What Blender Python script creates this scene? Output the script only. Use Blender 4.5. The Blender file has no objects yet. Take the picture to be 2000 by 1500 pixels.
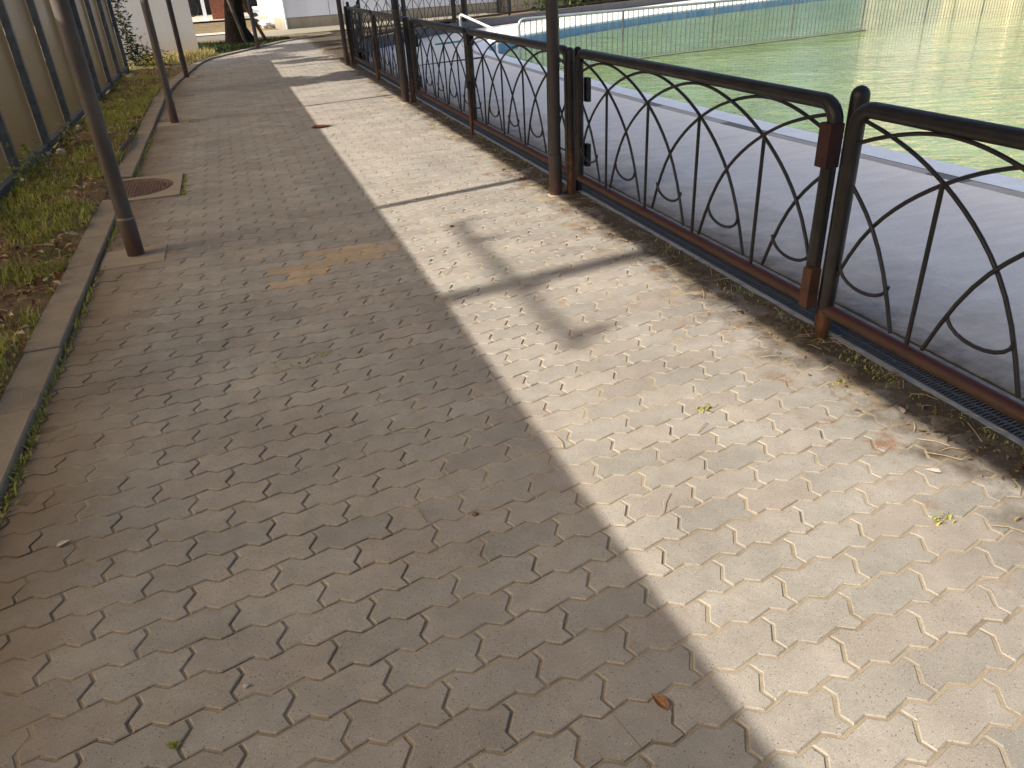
import bpy, math, random
import numpy as np
from mathutils import Vector, Matrix

random.seed(7); rng = np.random.default_rng(7)
SC = bpy.context.scene
COL = SC.collection
PI = math.pi

# ------------------------------------------------------------------ camera
cam_d = bpy.data.cameras.new('camera'); cam = bpy.data.objects.new('camera', cam_d); COL.objects.link(cam)
R_ = Vector((0.94289452, -0.32948824, -0.04886132)); U_ = Vector((0.2004878, 0.4442463, 0.87318376)); F_ = Vector((0.26599732, 0.83311627, -0.48493577))
CAMH = 1.43836
cam.matrix_world = Matrix(((R_.x, U_.x, -F_.x, 0), (R_.y, U_.y, -F_.y, 0), (R_.z, U_.z, -F_.z, CAMH), (0, 0, 0, 1)))
cam_d.sensor_fit = 'HORIZONTAL'; cam_d.sensor_width = 36; cam_d.lens = 36 * 1473.35 / 2000
cam_d.clip_start = 0.05; cam_d.clip_end = 500
SC.camera = cam

# ------------------------------------------------------------------ sky and sun
EL = math.radians(39.1)
S2 = Vector((-0.9806, -0.1961)); SUNV = Vector((S2.x * math.cos(EL), S2.y * math.cos(EL), math.sin(EL)))
w = bpy.data.worlds.new('World'); SC.world = w; w.use_nodes = True
nt = w.node_tree
sky = nt.nodes.new('ShaderNodeTexSky'); sky.sky_type = 'NISHITA'; sky.sun_disc = False
sky.sun_elevation = EL; sky.sun_rotation = math.atan2(S2.x, S2.y) % (2 * PI)
sky.air_density = 0.8; sky.dust_density = 4.5; sky.ozone_density = 1.0
nt.links.new(sky.outputs[0], nt.nodes['Background'].inputs[0])
nt.nodes['Background'].inputs[1].default_value = 0.14
sl = bpy.data.lights.new('sun', 'SUN'); sun = bpy.data.objects.new('sun', sl); COL.objects.link(sun)
sl.energy = 4.2; sl.angle = math.radians(0.53); sl.color = (1.0, 0.935, 0.815)
sun.rotation_euler = (-SUNV).to_track_quat('-Z', 'Y').to_euler()
sun.location = (-20, -5, 20)
SC.view_settings.view_transform = 'Standard'; SC.view_settings.look = 'None'
SC.view_settings.exposure = 0.78; SC.view_settings.gamma = 1; SC.view_settings.use_curve_mapping = False

# ------------------------------------------------------------------ node helpers
class N:
    def __init__(s, name):
        s.m = bpy.data.materials.new(name); s.m.use_nodes = True; s.t = s.m.node_tree
        s.b = s.t.nodes['Principled BSDF']; s.out = s.t.nodes['Material Output']
        s.pos = s.n('ShaderNodeNewGeometry').outputs['Position']
    def n(s, typ, **kw):
        x = s.t.nodes.new(typ)
        for k, v in kw.items(): setattr(x, k, v)
        return x
    def put(s, sock, v):
        if hasattr(v, 'is_linked') or isinstance(v, bpy.types.NodeSocket): s.t.links.new(v, sock)
        elif isinstance(v, (tuple, list)) and len(v) == 3 and sock.type == 'RGBA': sock.default_value = (*v, 1)
        else: sock.default_value = v
    def noise(s, scale, detail=3, rough=.55, vec=None, dist=0):
        x = s.n('ShaderNodeTexNoise'); s.t.links.new(vec if vec is not None else s.pos, x.inputs['Vector'])
        x.inputs['Scale'].default_value = scale; x.inputs['Detail'].default_value = detail
        x.inputs['Roughness'].default_value = rough; x.inputs['Distortion'].default_value = dist
        return x.outputs['Fac']
    def voro(s, scale, vec=None, feature='F1', out='Distance'):
        x = s.n('ShaderNodeTexVoronoi', feature=feature); s.t.links.new(vec if vec is not None else s.pos, x.inputs['Vector'])
        x.inputs['Scale'].default_value = scale
        return x.outputs[out]
    def ramp(s, v, a, b, lo=0., hi=1.):
        x = s.n('ShaderNodeMapRange'); x.clamp = True
        s.put(x.inputs[0], v)
        for i, q in zip((1, 2, 3, 4), (a, b, lo, hi)): x.inputs[i].default_value = q
        return x.outputs[0]
    def math(s, op, a, b=0.):
        x = s.n('ShaderNodeMath', operation=op); s.put(x.inputs[0], a); s.put(x.inputs[1], b); return x.outputs[0]
    def mix(s, f, a, b, blend='MIX'):
        x = s.n('ShaderNodeMix', data_type='RGBA', blend_type=blend)
        s.put(x.inputs[0], f); s.put(x.inputs[6], a); s.put(x.inputs[7], b); return x.outputs[2]
    def sep(s, v):
        x = s.n('ShaderNodeSeparateXYZ'); s.t.links.new(v, x.inputs[0]); return x.outputs
    def scalev(s, k, vec=None):
        x = s.n('ShaderNodeVectorMath', operation='MULTIPLY'); s.t.links.new(vec if vec is not None else s.pos, x.inputs[0])
        x.inputs[1].default_value = k; return x.outputs[0]
    def attr(s, name, kind):
        return s.n('ShaderNodeAttribute', attribute_name=name, attribute_type=kind)
    def bump(s, h, strength=.3, dist=.002):
        x = s.n('ShaderNodeBump'); x.inputs['Strength'].default_value = strength; x.inputs['Distance'].default_value = dist
        s.put(x.inputs['Height'], h); s.t.links.new(x.outputs[0], s.b.inputs['Normal'])
    def col(s, v): s.put(s.b.inputs['Base Color'], v)
    def rough(s, v): s.put(s.b.inputs['Roughness'], v)
    def metal(s, v): s.b.inputs['Metallic'].default_value = v
    def spec(s, v): s.b.inputs['Specular IOR Level'].default_value = v

def simple(name, c, rough=.6, metal=0., var=.15, scale=6, bump=0., bscale=200):
    m = N(name)
    f = m.noise(scale, 4)
    m.col(m.mix(m.ramp(f, .3, .7), tuple(x * (1 - var) for x in c), tuple(min(1, x * (1 + var)) for x in c)))
    m.rough(rough); m.metal(metal)
    if bump: m.bump(m.noise(bscale, 3), bump, .002)
    return m.m

def mat_paver():
    m = N('paver_concrete')
    a = m.attr('tint', 'OBJECT').outputs['Vector']; g = m.attr('tint', 'GEOMETRY').outputs['Vector']
    x = m.n('ShaderNodeVectorMath', operation='ADD'); m.t.links.new(a, x.inputs[0]); m.t.links.new(g, x.inputs[1])
    tv, tp, tt = m.sep(x.outputs[0])
    px, py, pz = m.sep(m.pos)
    c = m.mix(tp, (.322, .298, .260), (.338, .294, .252))
    c = m.mix(tt, c, (.42, .32, .215))
    # value per paver and cloudy stains
    k = m.math('ADD', m.math('MULTIPLY', tv, .17), .915)
    st = m.ramp(m.noise(2.3, 4, .6), .3, .72, .80, 1.10)
    st2 = m.ramp(m.noise(14, 3, .6), .3, .7, .90, 1.07)
    k = m.math('MULTIPLY', m.math('MULTIPLY', k, st), st2)
    v = m.n('ShaderNodeVectorMath', operation='SCALE'); m.t.links.new(c, v.inputs[0]); m.t.links.new(k, v.inputs['Scale'])
    c = v.outputs[0]
    # fine aggregate: grains, pale and dark specks
    gr = m.ramp(m.noise(300, 3, .8), .3, .7, .70, 1.26)
    v2 = m.n('ShaderNodeVectorMath', operation='SCALE'); m.t.links.new(c, v2.inputs[0]); m.t.links.new(gr, v2.inputs['Scale']); c = v2.outputs[0]
    dark = m.ramp(m.voro(95), .10, .2, 1, 0); dsel = m.ramp(m.noise(37, 2), .38, .5)
    c = m.mix(m.math('MULTIPLY', m.math('MULTIPLY', dark, dsel), .9), c, (.085, .068, .055))
    wv = m.n('ShaderNodeVectorMath', operation='ADD'); m.t.links.new(m.pos, wv.inputs[0]); wv.inputs[1].default_value = (3.3, 1.7, 0)
    pale = m.ramp(m.voro(120, wv.outputs[0]), .09, .17, 1, 0); psel = m.ramp(m.noise(29, 2, .5, wv.outputs[0]), .48, .58)
    c = m.mix(m.math('MULTIPLY', m.math('MULTIPLY', pale, psel), .7), c, (.62, .57, .48))
    # brown earth washed along the kerb, earth along the drain darkened to deepen the canopy shade
    e1 = m.ramp(m.math('ADD', px, m.math('MULTIPLY', m.noise(4, 4, .65), .5)), -.70, -.30, .85, 0)
    c = m.mix(e1, c, (.185, .135, .085))
    e2 = m.ramp(m.math('ADD', px, m.math('MULTIPLY', m.noise(5, 4, .65), .9)), 2.27, 2.5, 0, .95)
    c = m.mix(e2, c, (.080, .060, .040))
    rs = m.math('MULTIPLY', m.ramp(m.noise(6.5, 5, .7), .56, .68), m.ramp(px, 1.45, 1.8))
    c = m.mix(m.math('MULTIPLY', rs, .8), c, (.22, .10, .035))
    m.col(c); m.rough(.88); m.spec(.25)
    h = m.math('ADD', m.noise(320, 3, .7), m.math('MULTIPLY', m.noise(45, 3, .6), 1.4))
    m.bump(h, .35, .0022)
    return m.m

def mat_sand():
    m = N('joint_sand')
    px, py, pz = m.sep(m.pos)
    g = m.noise(520, 3, .75)
    c = m.mix(m.ramp(g, .3, .7), (.29, .23, .16), (.53, .445, .33))
    c = m.mix(m.ramp(m.noise(3.2, 4, .6), .5, .7, 0, .7), c, (.17, .125, .08))
    c = m.mix(m.ramp(px, -.7, -.95, 0, .85), c, (.12, .085, .05))
    ds = m.math('MULTIPLY', m.ramp(m.math('ADD', px, m.math('MULTIPLY', m.noise(6, 4, .65), .6)), 2.14, 2.36), .93)  # drain-side earth, darkened to paint in more of the canopy's shade
    c = m.mix(ds, c, (.072, .053, .034))
    m.col(c); m.rough(.95); m.spec(.1)
    m.bump(m.math('ADD', g, m.math('MULTIPLY', m.noise(140, 2), .8)), .9, .004)
    return m.m

def mat_concrete(name, c, dirt=(.16, .13, .1), amount=.5, speck=True, bs=160):
    m = N(name)
    f = m.ramp(m.noise(5, 5, .65), .35, .75, 0, amount)
    cc = m.mix(f, c, dirt)
    cc = m.mix(m.ramp(m.noise(60, 3, .7), .3, .7, 0, .25), cc, tuple(x * .6 for x in c))
    if speck:
        cc = m.mix(m.math('MULTIPLY', m.ramp(m.voro(110), .1, .2, 1, 0), .5), cc, tuple(min(1, x * 1.9) for x in c))
    m.col(cc); m.rough(.9); m.spec(.25); m.bump(m.noise(bs, 4, .65), .35, .003)
    return m.m

def mat_deck():
    m = N('deck_concrete')
    px, py, pz = m.sep(m.pos)
    sc = m.scalev((1, 4.5, 1))
    f = m.noise(2.6, 5, .6, sc)
    c = m.mix(m.ramp(f, .35, .7), (.74, .69, .62), (.84, .79, .72))
    c = m.mix(m.ramp(m.noise(24, 4, .7, sc), .52, .72, 0, .35), c, (.36, .34, .33))
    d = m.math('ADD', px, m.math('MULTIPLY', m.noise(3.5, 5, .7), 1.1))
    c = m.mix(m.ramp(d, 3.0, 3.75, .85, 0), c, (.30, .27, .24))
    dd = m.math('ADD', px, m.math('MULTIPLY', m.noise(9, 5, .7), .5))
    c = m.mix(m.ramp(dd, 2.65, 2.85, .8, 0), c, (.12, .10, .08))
    c = m.mix(m.math('MULTIPLY', m.ramp(m.voro(7), .03, .07, 1, 0), .6), c, (.2, .18, .17))
    m.col(c); m.rough(.8); m.spec(.3); m.bump(m.noise(180, 4, .65), .25, .002)
    return m.m

def mat_steel(name, c=(.013, .0108, .0100), rough=.32, rust=.0, rustz=None, red=False):
    m = N(name)
    px, py, pz = m.sep(m.pos)
    r = m.noise(26, 5, .7)
    cc = m.mix(m.ramp(m.noise(9, 4), .35, .7), c, tuple(x * 1.7 + .004 for x in c))
    if red:
        nz = m.sep(m.n('ShaderNodeNewGeometry').outputs['Normal'])[2]
        mask = m.ramp(m.math('ADD', nz, m.math('MULTIPLY', r, .8)), .7, 1.05)
        cc = m.mix(m.ramp(r, .32, .6), (.042, .024, .017), (.075, .039, .024))
        cc = m.mix(mask, cc, (.050, .014, .012))
    elif rustz:
        f = m.math('MULTIPLY', m.ramp(m.math('SUBTRACT', pz, m.math('MULTIPLY', r, rustz)), -rustz * .1, rustz * .55, 1, 0), .95)
        cc = m.mix(f, cc, m.mix(m.ramp(r, .35, .65), (.05, .024, .014), (.15, .062, .03)))
    if rust:
        cc = m.mix(m.ramp(r, .62 - rust * .25, .72 - rust * .2, 0, .9), cc, (.13, .05, .02))
    m.col(cc); m.rough(m.ramp(r, .3, .7, rough, rough + .2)); m.spec(.38)
    m.bump(m.noise(90, 3, .6), .12, .002)
    return m.m

def mat_post(a=(.066, .054, .047), b=(.118, .098, .084)):
    m = N('brown_post_paint')
    px, py, pz = m.sep(m.pos)
    r = m.noise(20, 5, .7, m.scalev((1, 1, .35)))
    cc = m.mix(m.ramp(m.noise(7, 4, .6, m.scalev((1, 1, .3))), .35, .7), a, b)
    f = m.ramp(m.math('SUBTRACT', pz, m.math('MULTIPLY', r, .48)), -.15, .05, 1, 0)
    cc = m.mix(m.math('MULTIPLY', f, .9), cc, m.mix(m.ramp(r, .35, .62), (.045, .024, .018), (.095, .042, .025)))
    m.col(cc); m.rough(m.ramp(r, .3, .7, .42, .62)); m.bump(m.noise(70, 4, .65), .2, .002)
    return m.m

def mat_panel():
    # prismatic light-diffusing sheet: scatters the sun forwards, looks dull from the side
    m = N('bronze_polycarbonate')
    c = m.mix(m.ramp(m.noise(.8, 3), .3, .7), (.85, .77, .63), (.93, .85, .72))
    diff = m.b; m.put(diff.inputs['Base Color'], (.050, .044, .034)); diff.inputs['Roughness'].default_value = .3
    rf_ = m.n('ShaderNodeBsdfRefraction'); m.put(rf_.inputs['Color'], c); rf_.inputs['Roughness'].default_value = .62; rf_.inputs['IOR'].default_value = 1.5
    nv = m.n('ShaderNodeCombineXYZ')
    for k, q in enumerate((-SUNV.x, -SUNV.y, -SUNV.z)): nv.inputs[k].default_value = q
    m.t.links.new(nv.outputs[0], rf_.inputs['Normal'])
    tl = m.n('ShaderNodeBsdfTranslucent'); m.put(tl.inputs['Color'], (.30, .24, .14))
    a = m.n('ShaderNodeMixShader'); a.inputs[0].default_value = .06; m.t.links.new(diff.outputs[0], a.inputs[1]); m.t.links.new(tl.outputs[0], a.inputs[2])
    b = m.n('ShaderNodeMixShader'); lw = m.n('ShaderNodeLayerWeight'); lw.inputs[0].default_value = .5
    fc = m.math('SUBTRACT', 1.0, lw.outputs['Facing']); m.t.links.new(m.math('MULTIPLY', m.math('POWER', fc, 3.0), PANEL_T), b.inputs[0]); m.t.links.new(a.outputs[0], b.inputs[1]); m.t.links.new(rf_.outputs[0], b.inputs[2])
    m.t.links.new(b.outputs[0], m.out.inputs['Surface'])
    return m.m
PANEL_T = .29
def mat_clear():
    m = N('clear_sheet_back'); tr = m.n('ShaderNodeBsdfTransparent'); m.put(tr.inputs['Color'], (.92, .86, .76)); m.t.links.new(tr.outputs[0], m.out.inputs['Surface']); return m.m

def mat_water():
    m = N('green_pool_water')
    c = m.mix(m.ramp(m.noise(.45, 4, .6), .3, .7), (.125, .18, .06), (.19, .26, .10))
    c = m.mix(m.ramp(m.noise(1.6, 4, .6), .45, .7, 0, .5), c, (.24, .33, .15))
    m.col(c); m.rough(.04); m.spec(.75); m.b.inputs['IOR'].default_value = 1.33
    px, py, pz = m.sep(m.pos)
    along = m.math('ADD', m.math('MULTIPLY', px, .94), m.math('MULTIPLY', py, -.33)); away = m.math('ADD', m.math('MULTIPLY', px, .33), m.math('MULTIPLY', py, .94))
    cv = m.n('ShaderNodeCombineXYZ'); m.put(cv.inputs[0], m.math('MULTIPLY', along, .38)); m.put(cv.inputs[1], away)
    h = m.math('ADD', m.noise(6.5, 3, .6, cv.outputs[0], .5), m.math('MULTIPLY', m.noise(2.2, 2, .5, cv.outputs[0], .3), 1.2))
    m.bump(h, 1.0, .042)
    return m.m

def mat_soil():
    m = N('soil')
    c = m.mix(m.ramp(m.noise(9, 5, .7), .3, .7), (.13, .09, .055), (.27, .195, .12))
    c = m.mix(m.ramp(m.noise(2.2, 4, .6), .45, .65, 0, .7), c, (.075, .085, .025))
    c = m.mix(m.math('MULTIPLY', m.ramp(m.voro(55), .12, .22, 1, 0), .5), c, (.34, .25, .15))
    m.col(c); m.rough(.97); m.spec(.1); m.bump(m.noise(60, 5, .7), .9, .02)
    return m.m

def mat_attr(name, rough=.7, trans=.0, spec=.3):
    m = N(name)
    m.col(m.attr('tint', 'GEOMETRY').outputs['Color']); m.rough(rough); m.spec(spec)
    if trans:
        tl = m.n('ShaderNodeBsdfTranslucent'); m.t.links.new(m.attr('tint', 'GEOMETRY').outputs['Color'], tl.inputs['Color'])
        a = m.n('ShaderNodeMixShader'); a.inputs[0].default_value = trans
        m.t.links.new(m.b.outputs[0], a.inputs[1]); m.t.links.new(tl.outputs[0], a.inputs[2]); m.t.links.new(a.outputs[0], m.out.inputs['Surface'])
    return m.m

def mat_tree(name, a=(.022, .017, .013), b=(.06, .045, .033)):
    m = N(name)
    f = m.noise(14, 5, .7, m.scalev((1, 1, .25)))
    m.col(m.mix(m.ramp(f, .3, .7), a, b)); m.rough(.95); m.spec(.1); m.bump(f, .9, .03)
    return m.m

def mat_iron():
    m = N('rusty_cast_iron')
    f = m.noise(18, 5, .7)
    m.col(m.mix(m.ramp(f, .3, .7), (.085, .048, .036), (.16, .095, .07))); m.rough(.75); m.bump(m.noise(200, 3), .3, .002)
    return m.m

def mat_wall(name, c, streak=.35, footz=.5, dirt=(.5, .36, .2)):
    m = N(name)
    px, py, pz = m.sep(m.pos)
    f = m.noise(3.5, 5, .65, m.scalev((1, 1, .25)))
    cc = m.mix(m.ramp(f, .4, .75, 0, streak), c, tuple(x * .62 for x in c))
    cc = m.mix(m.ramp(m.math('ADD', pz, m.math('MULTIPLY', f, -footz * .8)), -footz * .3, footz * .6, .7, 0), cc, dirt)  # foot tint: dirt, and on the grey wall painted warm light
    m.col(cc); m.rough(.85); m.spec(.2); m.bump(m.noise(90, 4, .6), .2, .003)
    return m.m

M = dict(
    paver=mat_paver(), sand=mat_sand(), soil=mat_soil(), deck=mat_deck(),
    kerb=mat_concrete('kerb_concrete', (.30, .25, .19), (.15, .12, .085), .6),
    slab=mat_concrete('footing_concrete', (.36, .30, .225), (.2, .15, .1), .5),
    coping=mat_concrete('pale_coping_paint', (.78, .82, .86), (.5, .54, .57), .4, False),
    tile=mat_concrete('coping_tile', (.44, .42, .38), (.25, .25, .24), .5, False),
    tiledark=mat_concrete('wet_tile', (.17, .18, .18), (.1, .11, .11), .4, False),
    black=mat_steel('black_steel'), rail=mat_steel('rusty_bottom_rail', red=True, rough=.5),
    leg=mat_steel('black_steel_rusty_foot', rustz=.45), hinge=mat_steel('hinge_rust', (.055, .024, .012), .7, .3),
    hingered=mat_steel('hinge_red', (.030, .009, .008), .6),
    post=mat_post(), postd=mat_post((.028, .022, .020), (.055, .043, .037)), panel=mat_panel(), clear=mat_clear(), galv=simple('galvanised_steel', (.085, .105, .135), .5, .35, .3, 12),
    grate=simple('grate_steel', (.040, .041, .042), .7, 0, .3, 30), gratef=simple('grate_frame', (.21, .20, .18), .8, 0, .3, 20),
    dark=simple('dark_void', (.012, .011, .010), .9), water=mat_water(), tree=mat_tree('shaded_bark', (.010, .008, .006), (.032, .024, .018)), wood=mat_tree('pole_wood', (.10, .08, .06), (.2, .16, .12)),  # tree bark kept near black to paint in the crown's shade
    stake=mat_tree('stake_wood', (.07, .055, .045), (.16, .13, .1)), stakeb=mat_tree('stake_brown', (.12, .07, .03), (.25, .15, .07)),
    iron=mat_iron(), leaf=mat_attr('foliage', .6, .3), grass=mat_attr('grass_blades', .7, .25), litter=mat_attr('dead_leaves', .8, .2),
    steelrail=simple('stainless_tube', (.50, .52, .53), .35, .6, .1, 8), barmetal=simple('dull_bar_metal', (.20, .21, .19), .5, .2, .2, 8), whitet=simple('white_tube', (.72, .73, .74), .35, 0, .05),
    blue=N('blue').m, teal=simple('teal_plastic', (.0, .26, .21), .5, 0, .1), dividerm=mat_concrete('algae_concrete', (.17, .20, .13), (.08, .10, .06), .6, False),
    white=mat_wall('white_panel', (.70, .72, .76), .12, .15, (.5, .5, .5)), plinth=mat_wall('plinth_concrete', (.38, .33, .26), .5, .3, (.2, .18, .13)),
    greywall=mat_wall('painted_block_wall', (.60, .585, .55), .18, .55, (.55, .42, .27)), kerbwall=mat_concrete('kerb_wall', (.15, .145, .145), (.08, .08, .08), .6, False),  # greywall's warm foot colour paints in the light at its base
    brick=simple('red_brick', (.22, .075, .04), .9, 0, .45, 25), mortar=simple('mortar', (.30, .22, .17), .95), cream=simple('cream_wall', (.70, .58, .40), .9, 0, .08, 3),
    road=mat_concrete('grey_road', (.17, .155, .135), (.10, .09, .075), .6, False), pale=mat_concrete('pale_pavement', (.52, .45, .37), (.36, .30, .24), .4, False),
    whitep=simple('white_plastic', (.72, .74, .77), .4, 0, .06), blackp=simple('black_patch', (.02, .02, .02), .5), bag=simple('white_bag', (.66, .69, .74), .35, 0, .12, 18),
    roof=simple('roof_sheet', (.42, .40, .37), .6), shed=simple('dark_shed', (.05, .045, .04), .8, 0, .4, 4), stone=mat_concrete('pale_rubble', (.60, .52, .42), (.35, .28, .2), .5, False),
    rubber=simple('tyre_rubber', (.015, .015, .015), .7),
)
def mat_blue():
    m = N('blue_pool_paint')
    f = m.noise(4, 4, .7, m.scalev((1, 1, .2)))
    m.col(m.mix(m.ramp(f, .4, .7), (.15, .36, .62), (.36, .55, .74))); m.rough(.5); return m.m
M['blue'] = mat_blue()

# ------------------------------------------------------------------ mesh helpers
class MB:
    def __init__(s): s.v = []; s.f = []; s.s = []
    def add(s, v, f, smooth=False):
        o = len(s.v); s.v += [tuple(p) for p in v]; s.f += [tuple(i + o for i in q) for q in f]; s.s += [smooth] * len(f)
    def box(s, a, b, bev=0.):
        x0, y0, z0 = a; x1, y1, z1 = b
        if bev <= 0:
            s.add([(x0, y0, z0), (x1, y0, z0), (x1, y1, z0), (x0, y1, z0), (x0, y0, z1), (x1, y0, z1), (x1, y1, z1), (x0, y1, z1)],
                  [(3, 2, 1, 0), (4, 5, 6, 7), (0, 1, 5, 4), (1, 2, 6, 5), (2, 3, 7, 6), (3, 0, 4, 7)])
        else:
            s.prism([(x0, y0), (x1, y0), (x1, y1), (x0, y1)], z0, z1, bev)
    def prism(s, poly, z0, z1, bev=0., bottom=True):
        n = len(poly); rings = [[(x, y, z0) for x, y in poly]]
        if bev > 0:
            rings += [[(x, y, z1 - bev) for x, y in poly], [(x, y, z1) for x, y in inset(poly, bev)]]
        else: rings += [[(x, y, z1) for x, y in poly]]
        v = [p for r in rings for p in r]; f = []
        for k in range(len(rings) - 1):
            for i in range(n):
                j = (i + 1) % n; f.append((k * n + i, k * n + j, (k + 1) * n + j, (k + 1) * n + i))
        f.append(tuple((len(rings) - 1) * n + i for i in range(n)))
        if bottom: f.append(tuple(reversed(range(n))))
        s.add(v, f)
    def tube(s, pts, r, seg=10, cap=True, closed=False):
        P = [Vector(p) for p in pts]; n = len(P); rr = r if isinstance(r, (list, tuple)) else [r] * n
        T = []
        for i in range(n):
            if closed: t = P[(i + 1) % n] - P[i - 1]
            else: t = P[min(i + 1, n - 1)] - P[max(i - 1, 0)]
            T.append(t.normalized())
        u = T[0].orthogonal().normalized(); v = []; f = []
        for i in range(n):
            u = (u - T[i] * u.dot(T[i])).normalized(); w2 = T[i].cross(u)
            for k in range(seg):
                a = 2 * PI * k / seg; v.append(P[i] + (u * math.cos(a) + w2 * math.sin(a)) * rr[i])
        for i in range(n if closed else n - 1):
            j = (i + 1) % n
            for k in range(seg):
                l = (k + 1) % seg; f.append((i * seg + k, i * seg + l, j * seg + l, j * seg + k))
        s.add(v, f, True)
        if cap and not closed:
            s.add(v[:seg], [tuple(reversed(range(seg)))]); s.add(v[-seg:], [tuple(range(seg))])
    def lathe(s, c, prof, seg=16):
        v = []; f = []
        for r, z in prof:
            for k in range(seg):
                a = 2 * PI * k / seg; v.append((c[0] + r * math.cos(a), c[1] + r * math.sin(a), c[2] + z))
        for i in range(len(prof) - 1):
            for k in range(seg):
                l = (k + 1) % seg; f.append((i * seg + k, i * seg + l, (i + 1) * seg + l, (i + 1) * seg + k))
        s.add(v, f, True)
    def blob(s, c, r, n=2, jit=.25, seed=0):
        rr = random.Random(seed)
        v = []; f = []; a_, b_ = 8, 5
        for i in range(b_ + 1):
            th = PI * i / b_
            for k in range(a_):
                ph = 2 * PI * k / a_; q = 1 + rr.uniform(-jit, jit)
                v.append((c[0] + r[0] * q * math.sin(th) * math.cos(ph), c[1] + r[1] * q * math.sin(th) * math.sin(ph), c[2] + r[2] * q * math.cos(th)))
        for i in range(b_):
            for k in range(a_):
                l = (k + 1) % a_; f.append((i * a_ + k, (i + 1) * a_ + k, (i + 1) * a_ + l, i * a_ + l))
        s.add(v, f, False)
    def mesh(s, name, mat):
        me = bpy.data.meshes.new(name); me.from_pydata(s.v, [], s.f); me.materials.append(mat)
        me.polygons.foreach_set('use_smooth', s.s); me.update(); return me
    def build(s, name, mat, parent=None):
        return link(name, s.mesh(name, mat), parent)

def link(name, me, parent=None):
    o = bpy.data.objects.new(name, me); COL.objects.link(o)
    if parent is not None: o.parent = parent
    return o
def kind(o, k): o['kind'] = k; return o
def tag(o, label, cat, group=None):
    o['label'] = label; o['category'] = cat
    if group: o['group'] = group
    return o
def thing(name, label, cat, loc=(0, 0, 0), group=None, rz=0):
    o = bpy.data.objects.new(name, None); COL.objects.link(o); o.location = loc; o.rotation_euler = (0, 0, rz); o.empty_display_size = .1
    return tag(o, label, cat, group)
def inset(poly, d):
    n = len(poly); out = []
    for i in range(n):
        p0 = Vector(poly[i - 1]); p1 = Vector(poly[i]); p2 = Vector(poly[(i + 1) % n])
        e1 = (p1 - p0).normalized(); e2 = (p2 - p1).normalized()
        n1 = Vector((-e1.y, e1.x)); n2 = Vector((-e2.y, e2.x)); b = n1 + n2
        k = d / max(.35, (1 + n1.dot(n2))); q = p1 + b * k; out.append((q.x, q.y))
    return out
def clip(poly, nx, ny, c):        # keep nx*x+ny*y >= c
    out = []; n = len(poly)
    for i in range(n):
        a = poly[i]; b = poly[(i + 1) % n]; da = nx * a[0] + ny * a[1] - c; db = nx * b[0] + ny * b[1] - c
        if da >= 0: out.append(a)
        if da * db < 0:
            t = da / (da - db); out.append((a[0] + (b[0] - a[0]) * t, a[1] + (b[1] - a[1]) * t))
    return out
def area(p): return .5 * sum(p[i - 1][0] * p[i][1] - p[i][0] * p[i - 1][1] for i in range(len(p)))
def proj(x, y, z):
    d = Vector((x, y, z - CAMH)); k = d.dot(F_)
    if k < .05: return None
    return (1000 + 1473.35 * d.dot(R_) / k, 750 - 1473.35 * d.dot(U_) / k, k)
def vnoise(x, y, s, seed=0):
    def h(i, j):
        q = math.sin(i * 127.1 + j * 311.7 + seed * 74.7) * 43758.5453; return q - math.floor(q)
    x *= s; y *= s; i = math.floor(x); j = math.floor(y); u = x - i; v = y - j; u = u * u * (3 - 2 * u); v = v * v * (3 - 2 * v)
    return (h(i, j) * (1 - u) + h(i + 1, j) * u) * (1 - v) + (h(i, j + 1) * (1 - u) + h(i + 1, j + 1) * u) * v
def interp(x, xs, ys): return float(np.interp(x, xs, ys))
def set_tint(me, cols, domain='POINT'):
    a = me.attributes.new('tint', 'FLOAT_COLOR', domain); a.data.foreach_set('color', np.asarray(cols, dtype=np.float32).reshape(-1))

# kerb line (right side of the kerb = left edge of the path)
KY = [-4, 12.5, 14.3, 15.3, 16.4, 17.5, 18.6, 19.3, 20.4, 22.2, 23.4]
KX = [-.985, -.985, -.90, -.80, -.70, -.58, -.36, .04, .60, 1.53, 2.9]
def kerbx(y): return interp(y, KY, KX)
PATH_R = 2.155
def pathr(y): return PATH_R if y < 15.45 else interp(y, [15.45, 15.6, 17.6, 20, 21.4, 24], [2.155, 2.2, 2.72, 4.55, 5.4, 5.4])

# ------------------------------------------------------------------ ground
g = MB(); g.add([(-150, -60, -.6), (250, -60, -.6), (250, 220, -.6), (-150, 220, -.6)], [(0, 1, 2, 3)])
kind(g.build('ground', M['soil']), 'structure')
# soil strip with the grass, gently uneven
def sheet(name, x0, x1, y0, y1, nx, ny, zf, mat, keep=None):
    m = MB(); v = []; f = []
    for j in range(ny + 1):
        for i in range(nx + 1):
            x = x0 + (x1 - x0) * i / nx; y = y0 + (y1 - y0) * j / ny; v.append((x, y, zf(x, y)))
    for j in range(ny):
        for i in range(nx):
            if keep is None or keep(x0 + (x1 - x0) * (i + .5) / nx, y0 + (y1 - y0) * (j + .5) / ny):
                a = j * (nx + 1) + i; f.append((a, a + 1, a + nx + 2, a + nx + 1))
    m.add(v, f, True); return kind(m.build(name, mat), 'structure')
sheet('soil', -9, -1.137, -4, 19.4, 60, 180, lambda x, y: (.012 + .03 * vnoise(x, y, 3.1) + .02 * vnoise(x, y, 9, 3)) * (1 if x < -1.2 else .55), M['soil'])
sheet('soil', -1.6, 6, 12, 24.6, 60, 90, lambda x, y: -.055 + .05 * vnoise(x, y, 2.5, 5) + (.045 if x < kerbx(min(y, 23.4)) - .02 else 0), M['soil'],
      lambda x, y: x < kerbx(min(y, 23.4)) + .12 and x > -1.4 or y > 23.2)

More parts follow.
